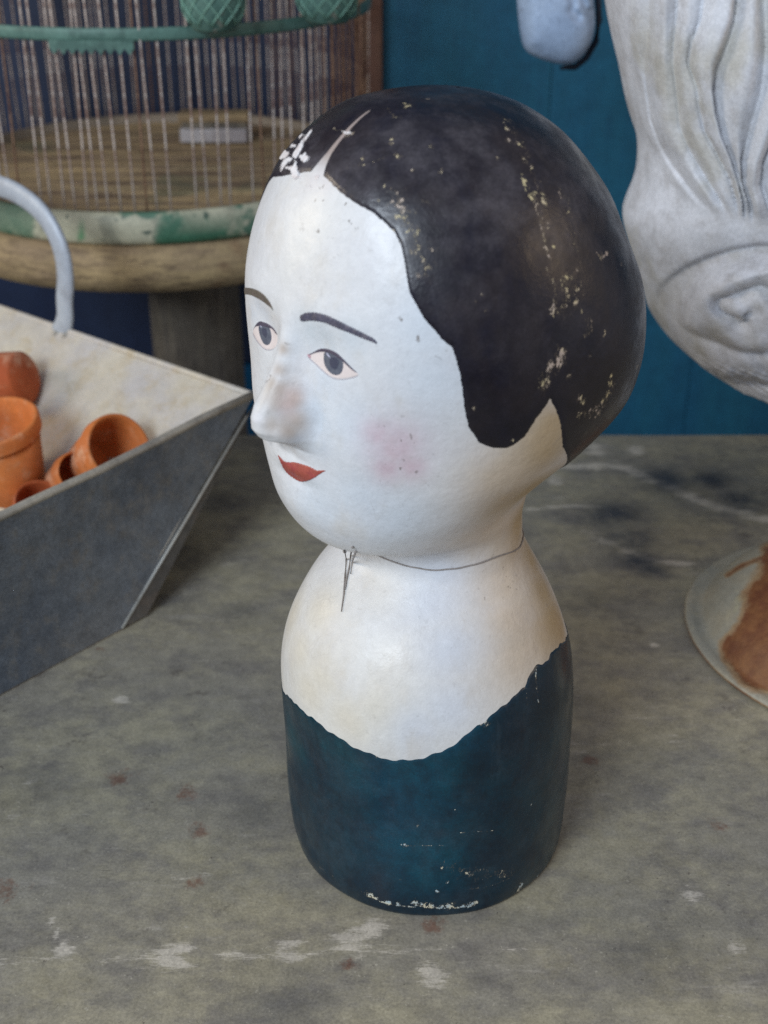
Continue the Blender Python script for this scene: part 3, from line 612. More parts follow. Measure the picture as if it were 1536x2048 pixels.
# ------------------------------------------------------------------ galvanised scoop with flowerpots
def zinc(name,c1,c2,c3,rough,grain=.12,metal=.15):
    m=M(name,rough,.5,metal); c=m.mix(m.rng(m.noise(16,5,.6),.35,.65),c1,c2); c=m.mix(m.rng(m.noise(60,5,.7),.45,.75,0,.7),c,c3)
    v=m.scale((1,1,1)); c=m.mix(m.rng(m.noise(5,3,.5),.5,.7,0,.5),c,c3); c=m.grain(c,grain,520); m.base(c); m.bump(m.noise(90,4,.6),.2,.001); return m.m
M_ZIN=zinc('zinc_inside',srgb(204,196,178),srgb(194,190,186),srgb(186,170,138),.55,.09)
M_ZOUT=zinc('zinc_outside',srgb(110,117,124),srgb(90,98,108),srgb(124,120,112),.48,.24)
M_ZRIM=zinc('zinc_rim',srgb(176,170,156),srgb(150,146,138),srgb(120,114,104),.5)
M_HAND=zinc('handle_paint',srgb(178,186,196),srgb(188,196,204),srgb(158,162,168),.5,.08)
M_BEAD=zinc('zinc_seam',srgb(168,166,158),srgb(150,150,146),srgb(120,118,112),.4)
RH=.12+TZ
T=at_z(505,790,RH); FR=at_z(0,1035,RH); A=at_z(244,1256,TZ+.001); AF=at_z(0,1386,TZ+.001); K=at_z(0,615,RH)
de=(K-T)/np.linalg.norm(K-T); df=(FR-T)/np.linalg.norm(FR-T); dfb=(AF-A)/np.linalg.norm(AF-A)
EL,FL=.37,.50
B=A+de*EL; T2=T+de*EL; A3=A+dfb*FL*.82; T3=T+df*FL; B3=A3+de*EL; T4=T3+de*EL
scoop=empty('metal_scoop',tuple(A),'large open galvanised metal trough with a strap handle holding terracotta flowerpots','trough')
def slab(name,quad,th,mt_out,par,inner=None,seg=14,warp=0.):
    """panel between four corners, thickness th towards the inside"""
    q=[np.array(p,float) for p in quad]; n=np.cross(q[1]-q[0],q[3]-q[0]); n/=np.linalg.norm(n)
    V=[];F=[]
    for side in (0,1):
        for a in range(seg+1):
            for b in range(seg+1):
                s_,t_=a/seg,b/seg; p=(q[0]*(1-s_)+q[1]*s_)*(1-t_)+(q[3]*(1-s_)+q[2]*s_)*t_
                V.append(p+n*(th*side+warp*(math.sin(3*s_+1)*math.sin(4*t_)+.5*math.sin(9*s_+2)*math.sin(7*t_+1)*math.sin(math.pi*s_))))
    w_=seg+1; o=w_*w_
    for a in range(seg):
        for b in range(seg):
            i=a*w_+b; F.append((i,i+1,i+w_+1,i+w_)); F.append((o+i,o+i+w_,o+i+w_+1,o+i+1))
    rg=[b for b in range(w_)]+[a*w_+seg for a in range(1,w_)]+[seg*w_+b for b in range(seg-1,-1,-1)]+[a*w_ for a in range(seg-1,0,-1)]
    for a,b in zip(rg,rg[1:]+rg[:1]): F.append((a,o+a,o+b,b))
    return keep(mesh(name,V,F,mt_out,smooth=False),par)
slab('front_panel',(A,A3,T3,T),-.0012,M_ZOUT,scoop,seg=36,warp=.0012)
slab('end_panel',(A,B,T2,T),-.0012,M_ZIN,scoop,seg=30,warp=-.0016)
slab('floor_panel',(A,A3,B3,B),.0012,M_ZIN,scoop)
slab('back_panel',(B,T2,T4,B3),.0012,M_ZIN,scoop); slab('far_panel',(A3,B3,T4,T3),.0012,M_ZIN,scoop)
def wirep(name,pts,r,mt,par,**k):
    V,F=tube(pts,r,8,**k); return keep(mesh(name,V,F,mt),par)
nf=np.cross(T-A,A3-A); nf/=np.linalg.norm(nf)
if nf@(CAM-A)<0: nf=-nf
wirep('rim',[T+df*FL*k/10+np.array([0,0,.001*math.sin(k*1.7)]) for k in range(11)],.0030,M_ZRIM,scoop)
wirep('rim',[T+de*EL*k/10 for k in range(11)],.0026,M_ZIN,scoop)
# folded flap of the end corner and its bright seam
def onf(x,y): return at_plane(x,y,A,nf)
s_top=onf(492,832); s_bot=onf(242,1256)
wirep('seam',[s_bot+nf*.001,(s_top+s_bot)/2+nf*.0012,s_top+nf*.001],.0011,M_BEAD,scoop)
e_top=T+np.array([.002,.004,-.006]); e_bot=at_z(292,1230,TZ+.001)
M_FLAP=zinc('zinc_flap',srgb(96,96,94),srgb(88,86,84),srgb(110,98,86),.5,.16)
slab('corner_flap',(s_bot+nf*.0004,e_bot,e_top,s_top+nf*.0004),.001,M_FLAP,scoop,seg=6)
# handle: strap loop standing on the end rim
hp_=[]
nd=np.cross(de,[0,0,1.]); 
for x,y in [(118,668),(130,640),(141,600),(143,560),(137,510),(118,460),(88,418),(45,386),(0,369),(-60,358),(-130,372),(-190,415),(-222,480),(-230,550),(-228,585)]:
    hp_.append(at_plane(x-12 if y<640 else x,y,T,nd))
hp_=np.array(hp_)
hs=[]
for k in range(len(hp_)-1):
    for f in (0,.33,.66): 
        p0,p1,p2,p3=hp_[max(k-1,0)],hp_[k],hp_[k+1],hp_[min(k+2,len(hp_)-1)]
        hs.append(.5*((2*p1)+(-p0+p2)*f+(2*p0-5*p1+4*p2-p3)*f*f+(-p0+3*p1-3*p2+p3)*f**3))
hs.append(hp_[-1])
V,F=tube(hs,.0045,12,flat=2.05,up=tuple(nd)); keep(mesh('handle',V,F,M_HAND),scoop)
ne_=np.cross(B-A,T-A); ne_/=np.linalg.norm(ne_); ne_=ne_ if ne_[2]>0 else -ne_; bx_=bmesh.new(); bmesh.ops.create_icosphere(bx_,subdivisions=2,radius=.0028); rv=bpy.data.meshes.new('rivet'); bx_.to_mesh(rv); bx_.free(); rv.materials.append(M_ZRIM)
for x,y in ((112,668),(130,672)):
    r_=link('rivet',rv,None,None); r_.location=tuple(at_plane(x,y,T+ne_*.0006,ne_)); keep(r_,scoop)
# pots
ne=np.cross(B-A,T-A); ne/=np.linalg.norm(ne)
if ne[2]<0: ne=-ne
def ramp(x,y,off=0.): return at_plane(x,y,A+ne*off,ne)
def terracotta(name,c1,c2,c3):
    m=M(name,.8,.25); c=m.mix(m.rng(m.noise(30,5,.6),.35,.65),c1,c2); c=m.mix(m.rng(m.noise(90,4,.7),.5,.8,0,.7),c,c3); c=m.mix(m.rng(m.noise(24,6,.75),.52,.72,0,.5),c,srgb(222,190,160)); c=m.mix(m.rng(m.noise(34,5,.7,dist=.6),.60,.72,0,.5),c,srgb(110,70,48)); m.base(m.grain(c,.13,700)); m.bump(m.noise(200,4,.6),.4,.0012); return m.m
M_T1=terracotta('terracotta_orange',srgb(206,120,62),srgb(194,112,62),srgb(214,156,116))
M_T2=terracotta('terracotta_red',srgb(180,92,52),srgb(166,82,48),srgb(196,124,88))
def pot(center,axis,R_,H_,mt,label,fac=.68,lip=.012):
    """flowerpot: center = middle of its mouth, axis = mouth direction"""
    o=empty('flowerpot',tuple(center),label,'flowerpot','flowerpots in the metal trough')
    rot=Vector(axis).to_track_quat('Z','Y'); o.rotation_mode='QUATERNION'; o.rotation_quaternion=rot
    t_=R_*.085; r0=R_*fac
    body=[(.0001,-H_),(r0*.9,-H_),(r0,-H_+.002),(R_*.93,-lip),(R_*.93-t_,-lip),(R_*.93-t_,-lip-.001),(r0-t_,-H_+.006),(.0001,-H_+.006)]
    V,F=lathe(body,44,.006); mesh('body',V,F,mt,o)
    rimp=[(R_*.931,-lip-.0005),(R_*.995,-lip),(R_,-lip+.001),(R_*1.01,-.002),(R_*.99,0),(R_-t_*.8,0),(R_-t_*1.3,-.002),(R_*.93-t_*1.05,-lip-.001)]
    V,F=lathe(rimp,44,.006); mesh('rim',V,F,mt,o); return o
def on_ray(x,y,back):  # point at px x,y standing 'back' metres off the sloping end panel
    return ramp(x,y,back)
pot(on_ray(-15,842,.068),(-.10,-.16,.98),.0330,.066,M_T1,'upright orange terracotta flowerpot in front at the left end of the trough')
pot(on_ray(-52,772,.026),(-.9,.25,-.25),.0265,.050,M_T2,'reddish terracotta flowerpot lying on its side behind the upright one',fac=.8)
pot(on_ray(240,896,.030),(.66,-.50,.52),.0262,.046,M_T1,'orange terracotta flowerpot lying with its open mouth towards the viewer beside the rim')
pot(on_ray(158,945,.028),(.60,-.55,.50),.0165,.036,M_T1,'small terracotta flowerpot wedged left of the open tilted one with its rim showing')
pot(on_ray(78,1002,.030),(.3,-.5,.75),.0175,.036,M_T2,'reddish terracotta flowerpot half hidden at the foot of the upright one')
# ------------------------------------------------------------------ pedestal stand and birdcage
CX,CY=-.250,.755; WZ=.168; CZ=.188; RC=.214
m=M('old_wood',.7,.3); v=m.scale((1,1,6)); c=m.mix(m.rng(m.noise(12,5,.65,v),.35,.65),srgb(170,148,110),srgb(142,122,96)); c=m.mix(m.rng(m.noise(40,5,.7,v),.45,.72,0,.8),c,srgb(92,76,62)); c=m.mix(m.rng(m.noise(9,3,.6),.62,.72,0,.8),c,srgb(96,52,36)); m.base(m.grain(c,.16,300)); m.bump(m.noise(60,4,.6,v),.3,.002); M_OLD=m.m
m=M('stem_wood',.7,.3); v=m.scale((4,4,.4)); c=m.mix(m.rng(m.noise(14,5,.65,v),.35,.65),srgb(124,116,102),srgb(104,98,90)); c=m.mix(m.rng(m.noise(40,5,.7,v),.45,.72,0,.8),c,srgb(58,54,54)); m.base(m.grain(c,.16,300)); M_STEM=m.m
ped=empty('pedestal_stand',(CX,CY,-.76),'round wooden pedestal stand with a thick top under the birdcage','stand')
zt2=WZ+.76
V,F=lathe([(.0005,zt2-.046),(.20,zt2-.046),(RC+.004,zt2-.040),(RC+.010,zt2-.028),(RC+.010,zt2-.012),(RC+.006,zt2-.004),(RC+.002,zt2),(.0005,zt2)],96); mesh('top',V,F,M_OLD,ped)
V,F=lathe([(.0005,.03),(.06,.03),(.052,.10),(.05,.4),(.0485,zt2-.10),(.055,zt2-.0465),(.0005,zt2-.0465)],40,.01); o=mesh('stem',V,F,M_STEM,ped); o.location=(.022,0,0)
V,F=lathe([(.0005,0),(.20,0),(.20,.02),(.15,.035),(.0005,.035)],48); o=mesh('foot',V,F,M_STEM,ped); o.location=(.022,0,0)
V,F=box(-.012,.012,-.002,.002,-.05,.05,.0015)
cage=empty('birdcage',(CX,CY,WZ),'round wire birdcage with green lattice seed cups and a chipped green and white base','birdcage')
m=M('cage_base_paint',.55); ob=m.co
c=m.mix(m.rng(m.noise(22,5,.7,dist=.5),.50,.56),srgb(178,176,152),srgb(150,150,130))
c=m.mix(m.rng(m.noise(11,4,.6),.54,.58),c,srgb(84,118,98)); c=m.mix(m.rng(m.noise(48,4,.7),.62,.68),c,srgb(84,96,84))
c=m.mix(m.math('MULTIPLY',m.attr('green'),m.rng(m.noise(40,4,.6),.2,.45)),c,srgb(60,106,82)); c=m.mix(m.attr('dot'),c,srgb(28,132,82)); c=m.mix(m.attr('worn'),c,srgb(136,120,104)); m.base(m.grain(c,.14,300)); m.bump(m.noise(40,4,.7),.4,.002); M_CBASE=m.m
prof=[(.0005,.001),(RC-.004,.001),(RC,.003),(RC+.001,.008),(RC+.001,.0265),(RC-.002,.030),(RC-.006,.030),(RC-.007,.024),(RC-.008,.0205)]
n_=240; V,F=lathe(prof,n_); 
Vw=V+np.array([CX,CY,WZ]); pxv=proj(Vw); fr_=V[:,1]<0
gr=np.where(fr_&(pxv[:,0]>312)&(pxv[:,0]<490),1,0)*sm(pxv[:,1],425,440); gr=np.maximum(gr,np.where(fr_&(pxv[:,0]<70),.7,0))
dd=np.hypot((pxv[:,0]-163)/19,(pxv[:,1]-462)/15); dot=np.where(fr_,1-sm(dd,.8,1.1),0)
mesh('base_tray',V,F,M_CBASE,cage,attrs={'green':gr,'dot':dot,'worn':np.where(fr_,0.,.9)})
m=M('cage_floor_boards',.8,.2); v=m.scale((.5,5,1)); c=m.mix(m.rng(m.noise(9,5,.7,v),.38,.62),srgb(180,156,118),srgb(142,122,102)); c=m.mix(m.rng(m.noise(18,5,.7,v),.5,.72,0,.9),c,srgb(74,56,48)); c=m.mix(m.rng(m.noise(7,4,.6,v),.58,.68,0,.7),c,srgb(186,168,128)); c=m.mix(m.rng(m.noise(6,3,.6),.60,.66,0,.5),c,srgb(82,96,78)); m.base(m.grain(c,.2,260)); m.bump(m.noise(40,4,.7,v),.4,.002); M_CFLOOR=m.m
# floor boards of the cage: strips across the tray
ys=np.linspace(-(RC-.009),RC-.009,10)
for a,b in zip(ys[:-1],ys[1:]):
    a_,b_=a+.0012,b-.0012; R_=RC-.0085; top=[];seg=14
    xs0=math.sqrt(max(R_*R_-a_*a_,0)); xs1=math.sqrt(max(R_*R_-b_*b_,0))
    yy=np.linspace(a_,b_,seg); rt=[(math.sqrt(max(R_*R_-q*q,0)),q) for q in yy]; outl=rt+[(-x_,q) for x_,q in rt[::-1]]
    zt3=.0215+random.uniform(-.0008,.0008); k=len(outl); V=[(x_,q,zt3) for x_,q in outl]+[(x_,q,.004) for x_,q in outl]
    F=[tuple(range(k)),tuple(range(k,2*k))[::-1]]+[(i,k+i,k+(i+1)%k,(i+1)%k) for i in range(k)]
    mesh('floor_board',V,F,M_CFLOOR,cage,smooth=False)
m=M('cage_wire',.5,.5,.2); c=m.mix(m.rng(m.noise(30,4,.7),.45,.6),srgb(212,200,190),srgb(150,122,110)); m.base(m.grain(c,.1,300)); M_CW=m.m
m=M('cage_wire_rusty',.6); c=m.mix(m.rng(m.noise(30,4,.7),.45,.6),srgb(140,110,88),srgb(96,66,54)); m.base(c); M_CW2=m.m
m=M('cage_green',.5); c=m.mix(m.rng(m.noise(30,5,.7),.45,.6),srgb(88,122,112),srgb(66,98,90)); c=m.mix(m.rng(m.noise(14,4,.7),.62,.70,0,.8),c,srgb(176,162,148)); m.base(m.grain(c,.14,300)); M_CG=m.m
CHT=.40; RWI=RC-.0045
V,F=tube([(0,0,.024),(0,0,.1),(0,0,.2),(0,0,.3),(0,0,CHT)],.0009,6)
wme=None
for k in range(122):
    q=2*math.pi*(k+.3+random.gauss(0,.13))/122
    if k in (83,96,101): continue
    x_=RWI*math.cos(q); 
    if wme is None: o=mesh('wire',V,F,M_CW,cage); wme=o.data; wme2=wme.copy(); wme2.materials[0]=M_CW2
    else: o=link('wire',wme if (math.cos(q)<.80 and random.random()>.08) else wme2,None,cage)
    o.location=(x_,RWI*math.sin(q),0); o.rotation_euler=(random.gauss(0,.014),random.gauss(0,.014),0)
def ring(name,z,r,rad,mt,flat=None): 
    V,F=tube([(r*math.cos(2*math.pi*k/96),r*math.sin(2*math.pi*k/96),z) for k in range(96)],rad,8,True,flat=flat); return mesh(name,V,F,mt,cage)
zr=at_y(300,70,CY-RC)[2]-WZ
pr=[(RC-.0028,-.005),(RC-.0005,-.0052),(RC+.0002,-.003),(RC+.0002,.003),(RC-.0005,.0052),(RC-.0028,.005),(RC-.0028,-.005)]
V,F=lathe(pr,128); o=mesh('band',V,F,M_CG,cage); o.location=(0,0,zr)
o2=link('band',o.data,None,cage); o2.location=(0,0,CHT-.005)
V,F=lathe([(.0005,CHT+.11),(.03,CHT+.108),(.09,CHT+.09),(.15,CHT+.055),(.195,CHT+.018),(RC-.002,CHT),(RC-.004,CHT),(.193,CHT+.016),(.148,CHT+.053),(.09,CHT+.088),(.0005,CHT+.107)],64); mesh('roof',V,F,M_CG,cage)
# scalloped fringe under the band
def cagept(x,y,r): # px -> point on the front of a cylinder of radius r round the cage axis (cage frame)
    v=ray(x,y); o_=CAM-np.array([CX,CY,0]); a=v[0]**2+v[1]**2; b=2*(o_[0]*v[0]+o_[1]*v[1]); c_=o_[0]**2+o_[1]**2-r*r
    t=(-b-math.sqrt(b*b-4*a*c_))/(2*a); p=CAM+t*v; return p-np.array([CX,CY,WZ])
r_=RC+.0012; pa=cagept(98,92,r_); pb=cagept(268,96,r_); qa=math.atan2(pa[1],pa[0]); qb=math.atan2(pb[1],pb[0]); V=[];F=[]; nt=9*8
for k in range(nt+1):
    f=k/nt; q=qa+(qb-qa)*f; ph=(f*9)%1; zl=-.0105-.005*(1-abs(2*ph-1))
    for (rr,z_) in ((r_,-.004),(r_,zl),(r_-.0012,zl),(r_-.0012,-.004)): V.append((rr*math.cos(q),rr*math.sin(q),zr+z_))
for k in range(nt):
    for e in range(4): F.append((k*4+e,k*4+(e+1)%4,(k+1)*4+(e+1)%4,(k+1)*4+e))
mesh('scalloped_fringe',V,F,M_CG,cage,smooth=False)
# lattice seed cups hooked on the front, above the band
def cup(x,y,rad,h):
    p=cagept(x,y,RC+rad*.75); o=bpy.data.objects.new('seed_cup',None)
    V,F=lathe([(.0004,0),(rad*.62,0),(rad*.70,.002),(rad*.93,h*.30),(rad,h*.6),(rad*.985,h),(rad*.93,h),(rad*.94,h*.6),(rad*.87,h*.3),(rad*.6,.004),(.0004,.004)],36)
    o=mesh('seed_cup',V,F,M_CG,cage); o.location=tuple(p)
    lat=[]
    for s_ in (1,-1):
        for k in range(12):
            pts=[]
            for t in range(9):
                f=t/8; z_=h*(.12+.88*f); rr=np.interp(z_,[0,.002,h*.3,h*.6,h],[rad*.62,rad*.70,rad*.93,rad,rad*.985])+.0006; q=2*math.pi*k/12+s_*f*1.3; pts.append((rr*math.cos(q),rr*math.sin(q),z_))
            lat.append(tube(pts,.0007,5))
    V,F=joinm(lat); l=mesh('lattice',V,F,M_CLAT,o)
    return o
m=M('lattice_paint',.5); m.base(m.grain(srgb(116,158,142),.15,300)); M_CLAT=m.m
cup(430,60,.026,.046); cup(655,44,.027,.046)
# things inside the cage
m=M('porcelain_dish',.5); m.base(m.grain(m.mix(m.rng(m.noise(40),.45,.6),srgb(178,174,176),srgb(150,144,146)),.1,300)); M_DISH=m.m
q0_=at_y(425,200,CY+.10); dish=empty('feeding_box',(q0_[0],CY+.10,CZ+.003),'small whitish oblong feeding box at the back inside the birdcage','box')
V,F=box(-.036,.036,-.012,.012,0,.0145,.001); mesh('tray',V,F,M_DISH,dish,smooth=False)
V,F=box(-.034,.036,-.010,.012,.0150,.021,.001); mesh('gap_strip',V,F,M_STEM,dish,smooth=False)
V,F=box(-.037,.038,-.012,.014,.0215,.030,.001); mesh('lid',V,F,M_OLD,dish,smooth=False)
V,F=tube([(RWI*math.cos(q)*.97,.02,.16) for q in (math.pi,0)],.003,8); 
# ------------------------------------------------------------------ large pale carved plaster head at upper right
SY=.36
def sculpt(name,outline,cpx,Yp,H,grooves,mt,nr=170,na=420,extra=None,bunc=None,back=.6,amp=.005):
    O=smooth_poly(outline,2); cx,cy=cpx
    an=np.arctan2(O[:,1]-cy,O[:,0]-cx); rr=np.hypot(O[:,0]-cx,O[:,1]-cy); s=np.argsort(an); an=an[s]; rr=rr[s]
    th=np.linspace(-np.pi,np.pi,na,endpoint=False); R_=np.interp(th,np.concatenate([an-2*np.pi,an,an+2*np.pi]),np.tile(rr,3))
    rho=np.sin(np.linspace(0.003,np.pi/2,nr)); px=cx+rho[:,None]*R_*np.cos(th); py=cy+rho[:,None]*R_*np.sin(th)
    v=np.stack([(px-768)/FPX,np.zeros_like(px)+math.cos(PITCH)-(py-1024)/FPX*math.sin(PITCH),-math.sin(PITCH)-(py-1024)/FPX*math.cos(PITCH)],-1)
    t=(Yp-CAM[1])/v[...,1]; Pm=CAM+v*t[...,None]
    hh=(1-rho**2.6)**.5; hh=hh[:,None]*np.ones(na)
    disp=np.zeros_like(px)
    for g_ in grooves:
        pts,r,a=g_
        d=np.full(px.shape,1e9)
        for p,q in zip(pts[:-1],pts[1:]):
            p=np.array(p);q=np.array(q);ab=q-p; tt_=np.clip(((px-p[0])*ab[0]+(py-p[1])*ab[1])/(ab@ab),0,1); d=np.minimum(d,np.hypot(px-p[0]-tt_*ab[0],py-p[1]-tt_*ab[1]))
        disp+=a*np.exp(-(d/r)**2)
    if extra is not None: disp+=extra(px,py)
    fade=np.clip((1-rho)/.05,0.15,1)[:,None]
    Fr=Pm.copy(); Fr[...,1]=Yp-hh*H-disp*amp*fade
    Bk=Pm.copy(); Bk[...,1]=Yp+hh*H*back
    n1=nr*na; V=np.concatenate([Fr.reshape(-1,3),Bk[:-1].reshape(-1,3)])
    f1=grid_faces(nr,na,True); F=[tuple(x) for x in f1.tolist()]+[tuple(range(na))[::-1]]
    # back rows run from n1 (centre) outwards to row nr-2, then joins the outline row nr-1 of the front
    f2=grid_faces(nr-1,na,True)+n1; F+=[tuple(x[::-1]) for x in f2.tolist()]+[tuple(n1+k for k in range(na))]
    a=(nr-1)*na; b=n1+(nr-2)*na
    F+=[(a+(k+1)%na,a+k,b+k,b+(k+1)%na) for k in range(na)]
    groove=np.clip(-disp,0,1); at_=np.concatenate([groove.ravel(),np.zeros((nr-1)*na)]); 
    return V,F,at_
ZG=lambda p:Z(2.409,900,0,p)
G=[]
def gv(pts,r,a): G.append((ZG(pts),r,a))
FY=[-700,-100,0,100,200,300,400,500,600,700,800,870]
FC=np.array([[700,735,755,775,800,825,850,868,890,930,990,1050],[860,870,875,873,866,875,890,905,938,990,1062,1125],[980,975,968,960,958,974,990,1002,1040,1096,1155,1195],
 [1110,1078,1058,1022,1014,1052,1064,1088,1142,1192,1218,1230],[1250,1218,1200,1168,1126,1110,1124,1152,1192,1217,1238,1250],[1340,1332,1328,1322,1312,1298,1272,1250,1226,1230,1262,1280],
 [1420,1432,1440,1448,1440,1418,1385,1342,1312,1308,1338,1365],[1530,1538,1546,1554,1548,1528,1496,1456,1422,1404,1424,1448],[1660,1670,1680,1684,1676,1656,1624,1584,1548,1528,1538,1556],
 [1800,1805,1810,1812,1804,1784,1752,1712,1676,1656,1660,1672],[1960]*12,[2120]*12,[2300]*12,[2500]*12],float)
def flutes(px,py):
    X_=((px-900)*2.409).ravel(); Y_=(py*2.409).ravel(); out_=np.zeros(X_.shape)
    C_=np.stack([np.interp(Y_,FY,c) for c in FC],0)
    k=np.clip((X_[None]>C_).sum(0)-1,0,len(FC)-2); a=np.take_along_axis(C_,k[None],0)[0]; b=np.take_along_axis(C_,(k+1)[None],0)[0]
    f=np.clip((X_-a)/(b-a),0,1); wv=.06*np.sin(Y_*.012+k*2.1); f=np.clip(f+wv*np.sin(np.pi*f),0,1)
    ridge=(1-np.abs(2*f-1)**2.0)**.9; sub=.14*np.sin(2*np.pi*(f*1.6+.3*k)+1)*np.sin(np.pi*f)
    amp=np.array([.5,.9,.75,1.25,1.0,1.2,.85,1.1,.8,1,1,1,1,1])[k]
    out_=(ridge*1.25+sub)*amp
    out_*=(1-sm(Y_,760,890))*sm(X_,np.interp(Y_,FY,FC[0])-10,np.interp(Y_,FY,FC[0])+40) if False else (1-sm(Y_,760,890))*np.clip((X_-C_[0]+10)/50,0,1)
    return out_.reshape(px.shape)
# chignon: raised lump with its own swirls
def ridgef(ph,p=2.4): f=ph-np.floor(ph); return 1-np.abs(2*f-1)**p
def bunf(px,py):
    X_=(px-900)*2.409; Y_=py*2.409; d=np.hypot((X_-1400)/405,(Y_-1390)/385); d2=np.hypot((X_-1400)/440,(Y_-1390)/415)
    rr=np.hypot(X_-1235,(Y_-1270)*1.05); th=np.arctan2(Y_-1270,X_-1235)
    ph=rr/(150+rr*.12)-th/(2*np.pi)+.10*np.sin(th*3+rr*.01)
    coil=1.25*ridgef(ph)+.12*ridgef(ph*2.0+.2,2)+.25*np.sin(X_*.021+Y_*.013)+.12*np.sin(X_*.05-Y_*.037)
    rough=np.where((Y_>1500),.30*np.sin(X_*.11+np.sin(Y_*.07)*2)*np.sin(Y_*.13+X_*.03),0)*sm(Y_,1500,1600)
    return flutes(px,py)+(1-sm(d,.90,1.0))*(1.6+coil+rough)-.9*np.exp(-((d2-.98)/.05)**2)
out=[(1200,-120),(1206,-40),(1213,20),(1226,80),(1240,135),(1250,190),(1262,235),(1277,275),(1276,330),(1268,365),(1252,400),(1244,430),(1256,480),(1272,530),(1288,585),(1296,615),(1318,650),(1345,680),(1385,714),(1425,745),(1470,768),(1536,797),(1600,850),(1640,930),(1690,1010),(1900,1020),(2050,980),(2150,700),(2150,200),(2000,-150),(1600,-260),(1300,-220)]
m=M('silvery_plaster',.55,.4,.0); c=m.mix(m.rng(m.noise(14,5,.6),.35,.65),srgb(218,220,226),srgb(204,206,211)); c=m.mix(m.rng(m.noise(45,5,.7),.42,.70,0,.7),c,srgb(178,176,176)); c=m.mix(m.rng(m.noise(9,4,.6),.56,.68,0,.6),c,srgb(182,178,164))
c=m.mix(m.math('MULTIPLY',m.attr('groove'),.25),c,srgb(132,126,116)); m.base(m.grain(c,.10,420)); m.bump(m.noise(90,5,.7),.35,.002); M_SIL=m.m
V,F,gvv=sculpt('s',out,(1640,330),SY,.115,G,M_SIL,extra=bunf,amp=.0072)
sc_=empty('carved_plaster_head',tuple(at_y(1640,330,SY)),'large silvery white carved sculpture with wavy hair strands and a coiled bun','sculpture')
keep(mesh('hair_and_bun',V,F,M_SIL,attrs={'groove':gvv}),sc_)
zb_=at_y(1800,900,SY)
V,F=lathe([(.0005,TZ+.001),(.085,TZ+.001),(.088,.02),(.07,.05),(.06,.12),(.075,.2),(.0005,.21)],48); o=mesh('plinth',V,F,M_SIL); o.location=(float(zb_[0])+.02,SY,0); keep(o,sc_)
# small pale rounded ornament, hung on the teal wall
out2=[(1030,-90),(1033,-20),(1036,30),(1042,80),(1052,104),(1080,118),(1120,129),(1142,129),(1165,112),(1184,80),(1190,40),(1186,0),(1180,-60),(1150,-110),(1080,-120)]
m=M('blue_white_paint',.45,.5); c=m.mix(m.rng(m.noise(18,5,.6),.35,.65),srgb(176,196,222),srgb(160,182,212)); c=m.mix(m.rng(m.noise(60,5,.75),.55,.72,0,.8),c,srgb(120,130,148)); m.base(m.grain(c,.10,420)); m.bump(m.noise(60,5,.7),.5,.003); M_BW=m.m
G2=[(Z(2.409,900,0,[(560,-100),(575,0),(570,30),(600,60)]),9,-1.),(Z(2.409,900,0,[(600,-60),(650,30),(680,90)]),9,-1.),(Z(2.409,900,0,[(380,-60),(390,40),(400,180)]),12,.5),(Z(2.409,900,0,[(640,-60),(660,10)]),8,.8)]
V,F,gvv=sculpt('o',out2,(1110,10),.62,.030,G2,M_BW,nr=70,na=160,back=.9,amp=.004)
orn=empty('hanging_ornament',tuple(at_y(1110,10,.62)),'small pale blue rounded plaster ornament hanging left of the carved sculpture','ornament')
keep(mesh('ornament_body',V,F,M_BW,attrs={'groove':gvv}),orn)
e_=[at_y(x,y,.635) for x,y in [(1186,-110),(1192,-60),(1196,0),(1198,40),(1192,82),(1172,116),(1150,134),(1120,136)]]
M_DK=flat('dark_slate_blue',srgb(28,40,58),.5,.2,300); V,F=tube(e_,[.003]*7+[.0015],8); keep(mesh('dark_edge',V,F,M_DK),orn)  # dark tube along the right edge of the ornament
p0=at_y(1110,-80,.62); V,F=tube([p0,(p0[0],.8,p0[2]+.02),(p0[0],WY+.002,p0[2]+.02)],.003,8); keep(mesh('bracket',V,F,M_DK),orn)
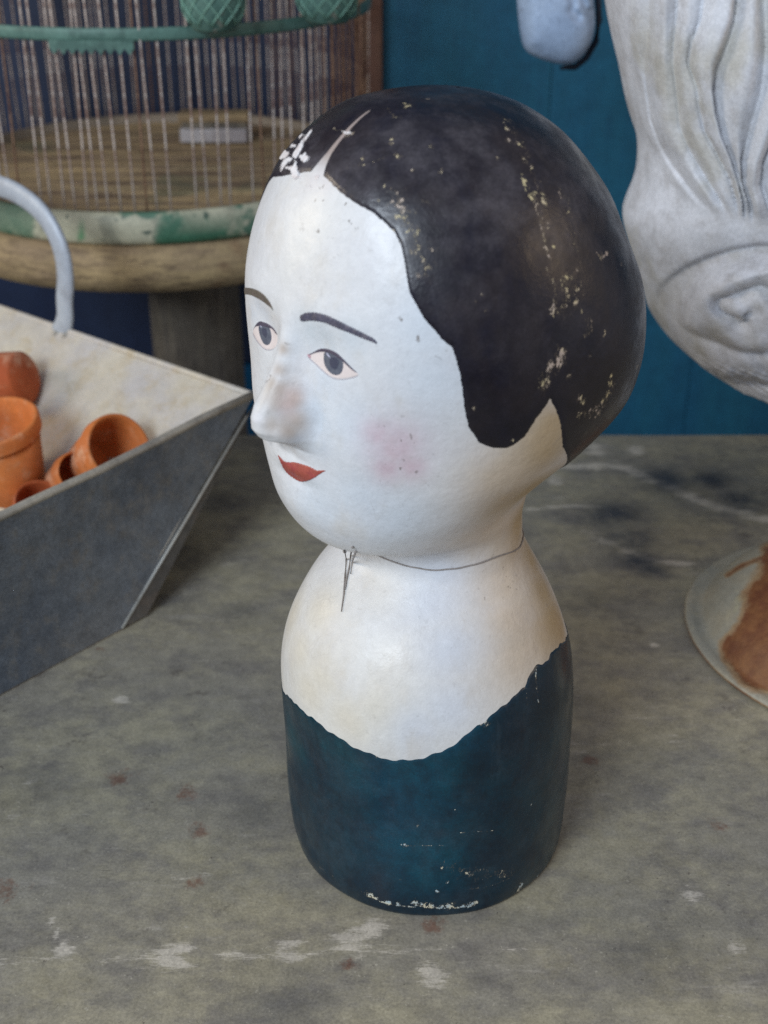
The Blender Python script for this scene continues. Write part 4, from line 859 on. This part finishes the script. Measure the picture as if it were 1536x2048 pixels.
# ------------------------------------------------------------------ rusty enamel lid at lower right
q=at_z(1368,1290,TZ); LR=.125; lc=np.array([q[0]+.0065+LR*.99,q[1]+.012,TZ])
lid=empty('rusty_lid',tuple(lc),'pale enamelled metal lid with rolled rim and a big brown rust patch','metal lid')
m=M('chipped_enamel',.5,.45); c=m.mix(m.rng(m.noise(20,5,.6),.35,.65),srgb(168,160,140),srgb(150,148,136)); c=m.mix(m.rng(m.noise(60,4,.7),.6,.72,0,.7),c,srgb(176,170,140))
ru=m.attr('rust'); k=m.math('ADD',ru,m.math('MULTIPLY',m.math('SUBTRACT',m.noise(38,5,.7),.5),.75)); c=m.mix(m.rng(k,.26,.44,0,.6),c,srgb(160,118,64)); rc=m.mix(m.rng(m.noise(50,5,.7),.35,.65),srgb(132,88,54),srgb(108,64,42)); c=m.mix(m.rng(k,.40,.60),c,rc)
m.base(m.grain(c,.12,500)); m.bump(m.math('ADD',m.noise(60,5,.7),m.math('MULTIPLY',m.rng(k,.46,.54),-.4)),.5,.002); M_EN=m.m
pr=[(LR-.006,.0004),(LR-.001,.0008),(LR,.0025),(LR-.001,.0045),(LR-.0045,.0050),(LR-.009,.0042),(LR-.0125,.0050),(LR-.0155,.010),(LR-.023,.022),(LR-.036,.034),(LR-.052,.044),(LR-.072,.052),(.030,.058),(.0005,.060)]
def dens(p,k=5):
    p=np.array(p); o=[]
    for a,b in zip(p[:-1],p[1:]):
        for f in range(k): o.append(a+(b-a)*f/k)
    o.append(p[-1]); o=np.array(o)
    for _ in range(3): o[1:-1]=(o[:-2]+2*o[1:-1]+o[2:])/4
    return [tuple(x) for x in o]
V,F=lathe(dens(pr),200,.002); pv=proj(V+lc)
rp=[(1536,1085),(1536,1150),(1506,1175),(1497,1225),(1484,1262),(1455,1290),(1465,1320),(1490,1350),(1510,1368),(1536,1372),(1640,1380),(1700,1250),(1640,1120)]
rd=sdf(smooth_poly(rp,1),pv); ru=sm(rd,-55,35)
for a in [[(1455,1150),(1490,1128),(1536,1110)]]:
    for p,q2 in zip(a[:-1],a[1:]):
        p=np.array(p,float);q2=np.array(q2,float);ab=q2-p;t=np.clip(((pv-p)@ab)/(ab@ab),0,1); ru=np.maximum(ru,.52*np.exp(-(np.linalg.norm(pv-p-t[:,None]*ab,axis=1)/9)**2))
rr_=np.hypot(V[:,0],V[:,1]); ru=np.maximum(ru,np.where((rr_>LR-.003)&(V[:,2]<.003),.5,0))
mesh('dome',V,F,M_EN,lid,attrs={'rust':ru})
V,F=lathe([(.0005,.0575),(.006,.0575),(.006,.064),(.010,.070),(.0095,.078),(.0005,.081)],24); mesh('knob',V,F,M_EN,lid)
